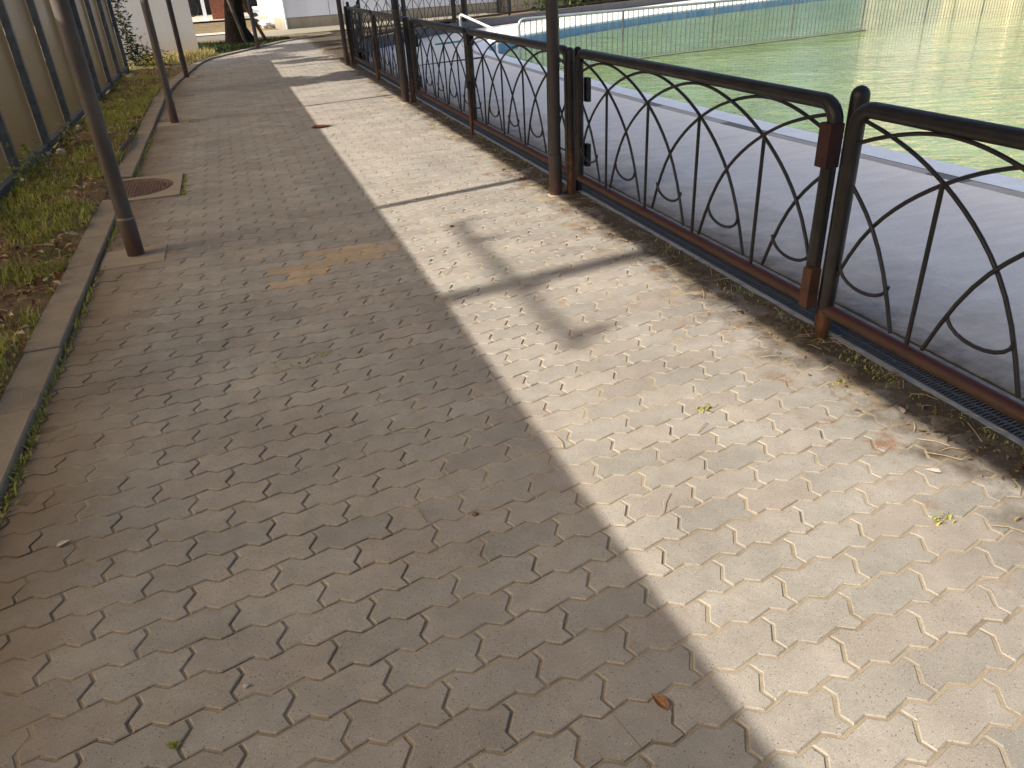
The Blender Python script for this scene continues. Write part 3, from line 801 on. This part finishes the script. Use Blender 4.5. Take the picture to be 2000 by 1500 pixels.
def tree(name, label, x, y, r, h, crown, n, size, lean=(0, 0), trunkmat='tree', seed=1, group=None, flare=1.6):
    t = thing(name, label, 'tree', (x, y, 0), group)
    m = MB(); pts = []; rad = []
    for k in range(9):
        q = k / 8; pts.append((lean[0] * q * h + .05 * math.sin(k * 1.7 + seed), lean[1] * q * h + .05 * math.cos(k * 2.1 + seed), -.08 + q * h)); rad.append(r * ((flare if k == 0 else 1.12 if k == 1 else 1) - .45 * q))
    m.tube(pts, rad, 14); m.build('trunk', M[trunkmat], t)
    rr = np.random.default_rng(seed); tops = []
    top = Vector(pts[-1])
    for c in crown:
        m = MB(); e = Vector((c[0], c[1], c[2])); a = top.lerp(Vector(pts[5]), .5) if rr.random() < .5 else top; mid = a.lerp(e, .5) + Vector((0, 0, -.15))
        m.tube([a, mid, e], [r * .4, r * .25, r * .08], 7); m.build('limb', M[trunkmat], t)
    cl = []
    for c in crown:
        for _ in range(7):
            d = rr.normal(size=3); d /= np.linalg.norm(d); cl.append((np.array(c[:3]) + d * c[3] * rr.uniform(.2, .9), c[3] * rr.uniform(.25, .45)))
    def pos(q):
        c = cl[q.integers(len(cl))]; d = q.normal(size=3); return c[0] + d / np.linalg.norm(d) * c[1] * q.random() ** .4
    cards_obj('crown', cards(n, pos, lambda q: size * q.uniform(.6, 1.3), green, seed=seed), M['leaf'], t)
    return t
hd0 = thing('hedge', 'dark shrub bank added beyond the bronze panel fence to dim its panels', 'hedge', (-4.6, 7, 0))  # bank added to darken what shows through the panels
cards_obj('foliage', cards(9000, lambda q: np.array([q.normal() * .35, q.uniform(-10, 10), abs(q.normal()) * .55]), lambda q: q.uniform(.08, .18), lambda q: green(q, (.02, .035, .01), (.06, .075, .02)), seed=23), M['leaf'], hd0)
m = MB()
for k in range(20): m.tube([(0, -9.5 + k, -.1), (.05, -9.5 + k, 1.0)], .025, 6)
m.build('stem', M['tree'], hd0)
# trees and pole that stand beyond the fence (their shade falls on the path)
tree('broadleaf_tree', 'leafy tree beyond the bronze panel fence, shading the middle of the path', -5.0, 12.0, .13, 3.6, [(.3, 0.1, 4.6, .75), (1.2, .25, 4.7, .7), (-.6, .0, 5.0, .8)], 2600, .12, seed=3, group='trees beyond the fence')
tree('broadleaf_tree', 'leafy tree beyond the far end of the panel fence', -4.8, 17.1, .15, 3.4, [(0, 0, 4.7, 1.1), (1.0, .9, 4.5, .9), (-.9, -.6, 4.9, 1.0), (.4, 1.6, 5.2, .9), (.5, -1.7, 4.7, .5)], 3900, .12, seed=5, group='trees beyond the fence')
tree('broadleaf_tree', 'thick dark tree trunk at the bend of the path, beside leaning stakes', .34, 22.4, .255, 3.6, [(0, 0, 5.0, 1.4), (-1.6, .3, 4.6, 1.1), (1.5, .5, 4.9, 1.1), (.2, -1.2, 4.7, 1.0), (.2, 1.5, 5.2, 1.1)], 5200, .14, (.01, 0), seed=9, flare=1.75)
tree('broadleaf_tree', 'unseen leafy tree added behind the grey block wall to shade the trunk and path bend', -4.6, 22.0, .14, 3.0, [(.9, -.1, 3.5, 1.0), (-.4, .3, 4.2, 1.1), (2.0, .1, 3.6, .7), (.3, -.9, 3.9, .8)], 3600, .12, seed=31, group='trees beyond the fence')  # out-of-view tree added to shade the trunk and the bend
for (a, b, mt, lb) in (((.47, 22.0, -.02), (.05, 22.1, 2.0), 'stake', 'grey stake leaning on the dark tree trunk'), ((1.02, 23.1, -.02), (.45, 22.75, 1.3), 'stakeb', 'brown stake propped on the right of the dark tree trunk')):
    m = MB(); m.tube([(0, 0, 0), tuple(Vector(b) - Vector(a))], .045, 8); o = m.build('tree_stake', M[mt]); o.location = a; tag(o, lb, 'stake', 'tree stakes')
up = thing('utility_pole', 'wooden utility pole with a crossarm beyond the panel fence', 'pole', (-7.9, 1.97, 0))
m = MB(); m.tube([(0, .35, -.1), (0, -.42, 8.9)], [.088, .068], 12); m.build('shaft', M['wood'], up)
m = MB(); m.box((-.021, -1.15, 7.48), (.021, .85, 7.53)); m.build('crossarm', M['wood'], up)
m = MB(); m.lathe((0, -1.02, 7.53), [(.0001, 0), (.035, 0), (.042, .03), (.042, .13), (.03, .17), (.0001, .18)], 14); m.build('fuse_box', M['galv'], up)
for yy in (-.4, .45, .88):
    m = MB(); m.lathe((0, yy, 7.53), [(.02, 0), (.035, .03), (.02, .06), (.035, .09), (.015, .12), (.0001, .12)], 10); m.build('insulator', M['whitep'], up)

# ------------------------------------------------------------------ grass, weeds, litter
def gcol(rr):
    q = rr.random()
    if q < .62: t = rr.random(); return (.20 + .18 * t, .25 + .16 * t, .035 + .04 * t)
    if q < .85: t = rr.random(); return (.38 + .12 * t, .37 + .08 * t, .10 + .03 * t)
    return (.42, .33, .17)
def blades(n, posf, hf, wd=.0035, seed=2, lean=.7):
    rr = np.random.default_rng(seed); V = []; Fc = []; C = []
    for i in range(n):
        q = posf(rr)
        if q is None: continue
        x, y, z, k = q; h = hf(rr) * k; a = rr.uniform(0, 2 * PI); d = np.array([math.cos(a), math.sin(a), 0]); sd = np.array([-d[1], d[0], 0]) * wd * rr.uniform(.6, 1.4)
        ln = lean * rr.uniform(.2, 1.3); p = np.array([x, y, z]); m1 = p + d * h * ln * .35 + np.array([0, 0, h * .6]); m2 = p + d * h * ln + np.array([0, 0, h * rr.uniform(.7, 1)])
        o = len(V); V += [p - sd, p + sd, m1 + sd * .8, m1 - sd * .8, m2]; Fc += [(o, o + 1, o + 2, o + 3), (o + 3, o + 2, o + 4)]; c = gcol(rr); C += [(*c, 1)] * 5
    return V, Fc, C
def soilz(x, y): return .012 + .03 * vnoise(x, y, 3.1) + .02 * vnoise(x, y, 9, 3)
def gpos(rr):
    u = rr.random(); y = 1.8 + 17.5 * u ** 1.25; x = rr.uniform(-1.95, kerbx(y) - .15)
    dn_ = vnoise(x, y, 2.1, 11) * .6 + vnoise(x, y, 6.5, 12) * .4
    if rr.random() > max(.04, (dn_ - .42) * 4.0): return None
    if (x + .975) ** 2 + (y - 6.78) ** 2 < .35 ** 2 or (-1.38 < x and 6.38 < y < 7.18): return None
    return x, y, soilz(x, y) - .004, .5 + dn_
gr = cards_obj('grass', blades(40000, gpos, lambda r: r.uniform(.02, .075)), M['grass']); kind(gr, 'stuff')
def wpos(rr):
    q = rr.random()
    if q < .42:     # along the kerb, path side
        y = rr.choice([1.9, 2.35, 2.6, 3.0, 3.6, 4.3, 5.5, 5.8, 6.2, 7.3, 8.2, 8.9]) + rr.normal() * .24; return kerbx(y) + .012 + abs(rr.normal()) * .012, y, -.004, .55
    if q < .62:     # far corner of the manhole surround
        return -.56 + rr.normal() * .012, 6.4 + .7 * rr.random() ** 2, -.004, .22
    if q < .80:
        y = rr.choice([1.15, 1.5, 1.95, 2.05, 2.4, 2.9, 3.6, 5.2, 5.9, 6.6, 7.2, 8.4]) + rr.normal() * .09; return 2.14 - abs(rr.normal()) * .05, y, .0, .3
    if q < .93: return None
    c = [(.0, 3.02, .05), (.13, 3.06, .03), (1.64, 1.21, .02), (.02, .82, .008), (1.38, 2.0, .02), (-.12, .93, .006), (-.41, 1.25, .006), (1.92, 1.95, .03)][rr.integers(8)]
    return c[0] + rr.normal() * c[2], c[1] + rr.normal() * c[2] * .6, -.004, .28
wd = cards_obj('weeds', blades(3000, wpos, lambda r: r.uniform(.02, .075), .0028, 5, 1.0), M['grass']); kind(wd, 'stuff')
def lcol(rr):
    t = rr.random(); q = rr.random()
    if q < .6: return (.22 + .22 * t, .14 + .15 * t, .07 + .08 * t)
    if q < .85: return (.16 + .1 * t, .075 + .04 * t, .03 + .02 * t)
    return (.5, .42, .3)
def lpos(rr):
    y = 1.8 + 16 * rr.random() ** 1.3; x = rr.uniform(-1.92, -1.13); return np.array([x, y, soilz(x, y) + .006 + rr.random() * .012])
ll = cards_obj('leaf_litter', cards(2800, lpos, lambda r: r.uniform(.012, .038), lcol, .5, (0, 0, 1), 4), M['litter']); kind(ll, 'stuff')
def dpos(rr):
    y = .9 + 9 * rr.random() ** 1.4; x = 2.15 - abs(rr.normal()) * .13; return np.array([x, y, .003 + rr.random() * .006])
def dcol(rr):
    t = rr.random(); return (.09 + .2 * t, .06 + .14 * t, .03 + .08 * t)
dl = cards_obj('leaf_litter', cards(1500, dpos, lambda r: r.uniform(.003, .013) * (1.8 if r.random() < .12 else 1), dcol, .9, (0, 0, 1), 6), M['litter']); kind(dl, 'stuff')
# straw and twigs
m = MB(); rr = random.Random(5)
for i in range(330):
    if i < 230: y = 2 + 13 * rr.random() ** 1.3; x = rr.uniform(-1.9, -1.05); z = .05
    elif i < 300: y = 1.1 + 6 * rr.random() ** 1.4; x = 2.17 - abs(rr.gauss(0, .12)); z = .006
    else: y = .5 + 5 * rr.random(); x = rr.uniform(-.9, 1.9); z = .004
    L = rr.uniform(.03, .13); a = rr.uniform(0, PI); m.tube([(x - math.cos(a) * L / 2, y - math.sin(a) * L / 2, z), (x + rr.uniform(-.01, .01), y + rr.uniform(-.01, .01), z + .006), (x + math.cos(a) * L / 2, y + math.sin(a) * L / 2, z)], .0013, 4, False)
o = m.build('dry_straw', simple('straw', (.42, .32, .18), .8, 0, .35, 40)); kind(o, 'stuff')
# loose grit on the paving
m = MB(); rr = random.Random(8)
for i in range(700):
    y = .5 + 5.5 * rr.random() ** 1.5; x = rr.uniform(-.95, 2.1); s_ = rr.uniform(.0008, .0026) * (2 if rr.random() < .04 else 1)
    m.add([(x - s_, y, 0), (x + s_ * .7, y - s_, 0), (x + s_, y + s_ * .8, 0), (x, y, s_ * 1.5)], [(0, 1, 3), (1, 2, 3), (2, 0, 3)])
o = m.build('grit', simple('grit', (.36, .29, .21), .9, 0, .6, 60)); kind(o, 'stuff')

# single leaves and bits worth naming
def leaf(x, y, s_, rz, c, label, curl=.35, z=.004):
    nx, ny = 7, 4; v = []; f = []; C = []
    for i in range(nx):
        t = i / (nx - 1); wv = .56 * math.sin(PI * min(1, t * 1.02) ** .75) * (1 - .25 * t) + .004
        for j in range(ny + 1):
            u = j / ny * 2 - 1; px = (t - .5) * 2 * s_; py = u * wv * s_; pz = abs(u) ** 1.5 * wv * s_ * curl + curl * s_ * .25 * (t - .4) ** 2 * 2
            v.append((px, py, pz)); q = .75 + .35 * (abs(u) < .1) + .25 * math.sin(i * 2.3 + j * 1.7) * .6; C.append((c[0] * q, c[1] * q, c[2] * q, 1))
    for i in range(nx - 1):
        for j in range(ny): a = i * (ny + 1) + j; f.append((a, a + 1, a + ny + 2, a + ny + 1))
    me = bpy.data.meshes.new('fallen_leaf'); me.from_pydata(v, [], f); me.materials.append(M['litter']); set_tint(me, C)
    o = link('fallen_leaf', me); o.location = (x, y, z); o.rotation_euler = (0, 0, rz); tag(o, label, 'leaf', 'fallen leaves on the paving'); return o
leaf(.609, .968, .027, 1.85, (.36, .17, .08), 'curled orange brown leaf lying on a paver joint at the shade edge, nearest the camera', .5)
leaf(.80, 8.75, .13, .15, (.16, .06, .03), 'long dark brown leaf on the far paving at the shade line', .25)
leaf(1.12, 4.58, .022, .8, (.22, .03, .015), 'tiny dark red leaf on the sunlit paving', .4)
leaf(-.755, 2.095, .020, .5, (.72, .66, .55), 'small pale curled leaf on shaded paving near the kerb', .5)
leaf(-.52, 1.20, .02, .2, (.50, .38, .25), 'small tan leaf lying in a joint at the lower left corner', .4)
leaf(1.98, 1.72, .024, 1.1, (.50, .38, .30), 'pale pinkish dead leaf in the dirt beside the drain', .4)
leaf(1.80, 1.40, .024, 2.4, (.60, .55, .48), 'pale dead leaf lying in the shade under the near railing', .4)
leaf(2.02, 4.55, .02, .4, (.28, .07, .03), 'reddish leaf beside the drain near the tall brown post', .4)
def pebble(x, y, s_, c, label, name='pebble'):
    m = MB(); m.blob((0, 0, s_ * .5), (s_, s_ * .8, s_ * .65), 2, .2, int(x * 100)); o = m.build(name, M[c]); o.location = (x, y, 0); tag(o, label, 'stone', 'loose stones'); return o
pebble(-.258, 1.355, .0075, 'stone', 'small pebble on the shaded paving at lower left')
pebble(-.10, 1.02, .007, 'stone', 'small brown pebble on the paving near the bottom edge')
pebble(.42, 1.75, .010, 'soil', 'crumb of brown soil on the shaded paving left of the shade line', 'soil_clod')
rr = random.Random(3)
for (x, y, lb, n_) in ((-1.80, 8.62, 'pale rubble pile at the foot of the panel fence, nearer of the two', 9), (-1.70, 15.6, 'pale rubble pile at the foot of the panel fence, farther of the two', 9), (-1.80, 10.05, 'small flat pale stones by a fence stud', 4), (-1.82, 7.30, 'white stones at the foot of the nearest visible fence stud', 5)):
    t = thing('rubble_pile', lb, 'rubble', (x, y, .03), 'rubble along the panel fence')
    for k in range(n_):
        s_ = rr.uniform(.022, .055) * (1.15 if y > 12 else .9); m = MB(); m.blob((0, 0, 0), (s_, s_ * rr.uniform(.6, 1), s_ * .6), 2, .25, k + int(y * 7)); o = m.build('stone', M['stone'], t); o.location = (rr.gauss(0, .07), rr.gauss(0, .13), rr.uniform(.0, .05)); o.rotation_euler = (rr.random(), rr.random(), rr.random() * 3)
# branch lying beside the kerb
m = MB(); m.tube([(-1.17, 7.8, .05), (-1.17, 8.3, .07), (-1.14, 8.75, .075), (-1.2, 9.4, .06), (-1.18, 9.9, .05)], [.012, .022, .025, .02, .012], 8)
tag(m.build('fallen_branch', M['wood']), 'dead grey branch lying on the grass along the kerb', 'branch')

# broad-leaved weed by the nearest stud and ivy at the fence end
def plant(name, label, cat, x, y, pts, n, size, seed, ca=(.12, .17, .03), cb=(.24, .27, .07)):
    t = thing(name, label, cat, (x, y, 0)); rq = np.random.default_rng(seed); P = np.array(pts, dtype=float)
    for p in pts:
        m = MB(); m.tube([(p[0] * .2, p[1] * .2, .0), (p[0] * .7, p[1] * .7, p[2] * .6), tuple(p[:3])], [.004, .003, .002], 5); m.build('stem', M['stakeb'], t)
    def pos(q): c = P[q.integers(len(P))]; k = q.random() ** .6; return np.array([c[0] * (.3 + .7 * k), c[1] * (.3 + .7 * k), c[2] * k + .02]) + q.normal(size=3) * c[3]
    cards_obj('leaves', cards(n, pos, lambda q: size * q.uniform(.6, 1.3), lambda q: green(q, ca, cb), seed=seed, up=(0, 0, 1)), M['leaf'], t); return t
plant('weed_plant', 'pale green broadleaf weed at the foot of the nearest fence stud', 'plant', -1.80, 7.15, [(.05, .0, .28, .05), (.1, .3, .22, .05), (.02, -.3, .2, .05), (.2, .1, .15, .06), (.0, .6, .25, .05)], 260, .026, 11)
plant('weed_plant', 'pale leafy weed growing between the rubble and the panel fence', 'plant', -1.78, 8.95, [(.05, 0, .2, .05), (.12, -.3, .15, .05), (.1, .2, .2, .05)], 130, .024, 12, (.2, .2, .06), (.35, .3, .12))
plant('ivy_plant', 'dark ivy climbing the far end of the panel fence beside the grey wall', 'plant', -1.78, 17.55, [(-.08, 0, 2.3, .08), (-.05, .1, 1.8, .08), (-.05, -.1, 1.2, .08), (.05, .2, .5, .10), (.2, .2, .25, .12), (-.02, .2, .9, .09)], 900, .045, 13, (.010, .018, .006), (.03, .045, .015))
plant('weed_plant', 'bushy weed with pale leaves before the grey wall', 'plant', -1.35, 17.6, [(-.2, 0, .26, .08), (.1, .1, .2, .08), (-.35, .1, .3, .08)], 240, .04, 14, (.03, .05, .015), (.14, .15, .05))
# dry grass in front of the grey wall
def drypos(rr): x = rr.uniform(-1.7, -.3); y = 18.9 + rr.normal() * .35 + (x + 1) * .15; return (x, y, .02, 1.0) if x < kerbx(y) - .1 else None
old = gcol
gcol = lambda rr: (.42, .33, .13) if rr.random() < .7 else (.16, .17, .05)
dg = cards_obj('dry_grass', blades(2600, drypos, lambda r: r.uniform(.06, .2), .006, 15, .8), M['grass']); kind(dg, 'stuff')
gcol = lambda rr: (.025 + .03 * rr.random(), .045 + .04 * rr.random(), .012)
def farpos(rr): x = rr.uniform(-.7, 1.6); y = rr.uniform(19.6, 23.2); return (x, y, .0, 1.0) if x < kerbx(y) - .12 and x > -.5 + (19.8 - y) * .1 else None
dg2 = cards_obj('grass', blades(5200, farpos, lambda r: r.uniform(.04, .13), .006, 16, .8), M['grass']); kind(dg2, 'stuff')
gcol = old

# ------------------------------------------------------------------ grey wall, far side of the bend
gw = thing('block_wall', 'pale grey painted block wall at the end of the grass strip', 'wall', (-.62, 19.95, 0))
m = MB(); m.prism([(-2.9, -.30), (0, 0), (-.02, .62), (-2.95, .40)], -.1, 3.0, .01); m.build('wall_body', M['greywall'], gw)

# ground beyond the bend: kerb step, light strips, road, pale forecourt
def gpoly(name, pts, z, mat): m = MB(); m.add([(x, y, z) for x, y in pts], [tuple(range(len(pts)))]); return kind(m.build(name, mat), 'structure')
gpoly('ground', [(-14, 19.3), (3.2, 24.3), (40, 40), (40, 90), (-60, 90), (-60, 19)], -.05, M['soil'])
gpoly('pavement', [(-12, 21.6), (.3, 22.9), (.2, 23.8), (-12, 22.4)], -.03, M['pale'])
gpoly('road', [(-12, 22.4), (.2, 23.8), (.6, 27.6), (-12, 27.0)], -.035, M['road'])
gpoly('pavement', [(-12, 27.4), (.6, 28.0), (.6, 29.0), (-12, 28.4)], -.028, M['pale'])
gpoly('pavement', [(-20, 35.2), (.9, 37.2), (3, 37.2), (3, 44.5), (-20, 44.5)], .02, M['pale'])
m = MB(); m.prism([(.62, 24.0), (3.3, 25.0), (9, 27.2), (9, 27.45), (3.2, 25.35), (.6, 24.4)], -.08, .02, .01); tag(m.build('kerb_strip', M['plinth']), 'low concrete kerb between the path bend and the white building', 'kerb')
gpoly('pavement', [(.6, 24.45), (3.2, 25.4), (9, 27.5), (9, 29.2), (3.6, 28.4), (.6, 27.9)], -.02, M['plinth'])

# white building
wb = thing('white_building', 'white panelled building with a concrete plinth beyond the far railing', 'building', (1.95, 27.75, 0))
ang = math.atan2(.85, 2.9) * .55; d1 = Vector((math.cos(ang), math.sin(ang))); d2 = Vector((-d1.y, d1.x))
def quad(u0, u1, v0, v1, z0, z1, bev=0):
    p = [d1 * u0 + d2 * v0, d1 * u1 + d2 * v0, d1 * u1 + d2 * v1, d1 * u0 + d2 * v1]; m = MB(); m.prism([(q.x, q.y) for q in p], z0, z1, bev); return m
quad(0, 7.6, 0, 4, -.1, .30).build('plinth', M['plinth'], wb)
us = [0, 1.45, 1.95, 3.6, 4.6, 6.1, 7.6]
for a, b in zip(us[:-1], us[1:]): quad(a + .012, b - .012, -.02, .05, .31, 3.4).build('wall_panel', M['white'], wb)
quad(.0, 7.6, .05, 3.98, .30, 3.4).build('wall', M['white'], wb); quad(-.2, 7.8, -.3, 4.2, 3.4, 3.5).build('roof', M['roof'], wb)
quad(-.045, .0, -.05, .0, -.05, 3.4).build('corner_trim', M['whitep'], wb)
# cream annexe and dark louvred store further right behind the railing
ca = thing('cream_annexe', 'cream building behind the far railing, right of the white building', 'building', (10.0, 29.2, 0))
m = MB(); m.prism([(0, 0), (3.4, 1.2), (2.0, 6), (-1.5, 5)], -.1, 3.2); m.build('wall', M['cream'], ca); m = MB(); m.prism([(-.2, -.3), (3.7, 1.0), (2.2, 6.3), (-1.7, 5.2)], 3.2, 3.3); m.build('roof', M['roof'], ca)
lv = thing('dark_store', 'dark louvred store building behind the far railing at the right', 'building', (13.8, 30.4, 0))
m = MB(); m.prism([(0, 0), (9, 3.6), (7.5, 8), (-1.5, 5)], -.1, 3.0); m.build('wall', M['shed'], lv)
for k in range(14): m = MB(); m.prism([(0.02, -.06), (9.0, 3.54), (8.98, 3.59), (0, -.005)], .15 + k * .2, .22 + k * .2); m.build('louvre', M['stakeb'], lv)
# sunlit cream wall whose reflection brightens the water at the right, and a hedge
cw = thing('boundary_wall', 'long cream boundary wall beyond the pool at far right', 'wall', (27, 30.0, 0))
m = MB(); m.prism([(0, 0), (16, -6), (16.1, -5.7), (.1, .3)], -.6, 3.4); m.build('wall_body', M['cream'], cw)
for k in range(6): m = MB(); m.prism([(k * 2.8 + .2, -k * 1.05 - .2), (k * 2.8 + .6, -k * 1.05 - .35), (k * 2.8 + .65, -k * 1.05 - .1), (k * 2.8 + .25, -k * 1.05 + .05)], -.6, 3.5); m.build('pier', M['cream'], cw)
hd = thing('hedge', 'dense green hedge beyond the far pool edge', 'hedge', (17.5, 30.2, 0))
def hpos(q): u = q.random(); return np.array([-7 + 17 * u, -2.9 + 4.5 * u, 0]) + np.array([q.normal() * .2, q.normal() * .45, abs(q.normal()) * 1.2])
for k, (x, y, hh) in enumerate(((13.5, 34.5, 5.5), (18.5, 36, 6.5), (24, 34.5, 6), (30, 33.5, 7), (37, 29.5, 6.5), (44, 24, 6.5))):  # out-of-view trees added so the water mirrors green against the sky
    tree('broadleaf_tree', '%s green tree in the unseen row added beyond the far side of the pool' % ('leftmost', 'second', 'third from left', 'fourth from left', 'fifth from left', 'rightmost')[k], x, y, .2, hh * .55, [(0, 0, hh, 1.7), (1.6, .2, hh * .8, 1.4), (-1.6, -.2, hh * .8, 1.4), (.3, -.6, hh * .6, 1.5), (-1.2, .3, hh * .55, 1.2)], 3000, .24, seed=50 + k, group='added tree row beyond the pool')
cards_obj('foliage', cards(7000, hpos, lambda q: q.uniform(.09, .22), lambda q: green(q, (.03, .06, .012), (.10, .15, .03)), seed=21), M['leaf'], hd)
m = MB()
for k in range(14): m.tube([(-6.5 + k * 1.2, -2.75 + k * .32, -.1), (-6.5 + k * 1.2, -2.75 + k * .32, 1.4)], .03, 6)
m.build('stem', M['tree'], hd)

# brick pier, cow-patterned box, bags, pipes, bicycle
bp = thing('brick_pier', 'short red brick wall end seen left of the tree trunk', 'wall', (.12, 38.2, 0))
m = MB(); m.box((-.47, 0, -.1), (.6, .5, .95)); m.build('core', M['mortar'], bp)
m = MB()
for r in range(14):
    for k in range(-1, 5):
        x = -.47 + k * .225 + (.11 if r % 2 else 0); a = max(-.475, x); b = min(.605, x + .212)
        if b - a > .03: m.box((a, -.02, .0 + r * .068), (b, .05, .056 + r * .068))
kind(m.build('brick', M['brick'], bp), 'stuff'); m = MB(); m.box((-.55, -.06, .95), (.68, .56, 1.02), .01); m.build('cap', M['whitep'], bp)
wp = thing('white_post', 'white square post left of the brick wall end', 'post', (-.62, 37.6, 0)); m = MB(); m.box((-.07, -.07, -.05), (.07, .07, 2.4), .01); m.build('shaft', M['whitep'], wp); m = MB(); m.box((-.12, -.12, -.02), (.12, .12, .06), .01); m.build('base', M['whitep'], wp)
cb = thing('cow_box', 'white box with black cow patches beside the tree trunk', 'box', (1.28, 31.6, 0))
m = MB(); m.box((-.26, 0, .0), (.28, .5, .46), .02); m.build('body', M['whitep'], cb); m = MB(); m.box((-.28, -.02, .465), (.22, .52, .58), .03); m.build('lid', M['whitep'], cb)
for (x, z, a, b) in ((-.13, .33, .11, .07), (-.12, .14, .09, .06), (.20, .36, .04, .06), (.22, .2, .035, .05), (-.2, .5, .05, .03)):
    m = MB(); n = 12; v = [(x + a * math.cos(2 * PI * k / n) * (1 + .25 * math.sin(3 * k)), -.026 if z > .46 else -.006, z + b * math.sin(2 * PI * k / n)) for k in range(n)] + [(x, -.028 if z > .46 else -.008, z)]
    m.add(v, [(n, k, (k + 1) % n) for k in range(n)]); m.build('black_patch', M['blackp'], cb)
for k, (x, y, s_, lb) in enumerate(((1.38, 29.6, .17, 'white plastic bag at the left of the heap by the building corner'), (1.62, 29.65, .20, 'white plastic bag in the middle of the heap by the building corner'), (1.86, 29.9, .22, 'tallest white plastic bag against the building plinth'))):
    m = MB(); m.blob((0, 0, s_ * .6), (s_, s_, s_ * .75), 2, .22, 40 + k); m.add([(-.03, 0, s_ * 1.1), (.03, 0, s_ * 1.1), (.05, .02, s_ * 1.6), (-.04, -.02, s_ * 1.55)], [(0, 1, 2, 3)]); o = m.build('plastic_bag', M['bag']); o.location = (x, y, 0); tag(o, lb, 'bag', 'white bags by the building corner')
for k, (x, mt, r, lb) in enumerate(((1.62, 'slab', .09, 'grey downpipe left of the white building corner'), (1.84, 'whitet', .06, 'white downpipe nearest the white building corner'))):
    t = thing('downpipe', lb, 'pipe', (x, 32.2, 0), 'downpipes by the white building'); m = MB(); m.tube([(0, 0, -.05), (0, 0, 3.2)], r, 12); m.build('shaft', M[mt], t); m = MB(); m.lathe((0, 0, .62), [(r, -.03), (r * 1.2, -.03), (r * 1.2, .03), (r, .03)], 12); m.build('clamp', M['galv'], t)
sh = thing('dark_shed', 'dark open shed in the far background left of the brick wall', 'building', (-3.5, 46, 0)); m = MB(); m.box((-6, 0, -.1), (9.2, .3, 3.2)); m.build('wall', M['shed'], sh); m = MB(); m.box((-6, -3.0, 2.8), (9.2, .3, 3.0)); m.build('roof', M['shed'], sh)
bi = thing('bicycle', 'dark bicycle parked by the far shed, half hidden by the grey wall', 'bicycle', (-1.75, 42.6, .02), rz=.3)
for x in (-.52, .52):
    m = MB(); m.tube([(x + .33 * math.cos(a), 0, .35 + .33 * math.sin(a)) for a in np.linspace(0, 2 * PI, 25)[:-1]], .02, 6, False, True); wh = m.build('wheel', M['rubber'], bi)
    m = MB()
    for a in np.linspace(0, PI, 7)[:-1]: m.tube([(x - .31 * math.cos(a), 0, .35 - .31 * math.sin(a)), (x + .31 * math.cos(a), 0, .35 + .31 * math.sin(a))], .003, 4)
    m.build('spokes', M['galv'], wh)
m = MB(); nodes = dict(r=(-.52, 0, .35), b=(-.06, 0, .30), s=(-.2, 0, .85), h=(.34, 0, .88), f=(.52, 0, .35))
for a, b in ('rb', 'rs', 'bs', 'sh', 'bh', 'hf'): m.tube([nodes[a], nodes[b]], .017, 8)
m.build('frame', M['black'], bi)
m = MB(); m.tube([(.34, 0, .88), (.31, 0, 1.02), (.31, .27, 1.05)], .013, 6); m.tube([(.31, 0, 1.02), (.31, -.27, 1.05)], .013, 6); m.build('handlebar', M['galv'], bi)
m = MB(); m.blob((-.22, 0, .93), (.13, .07, .04), 2, .05, 2); m.build('saddle', M['rubber'], bi)
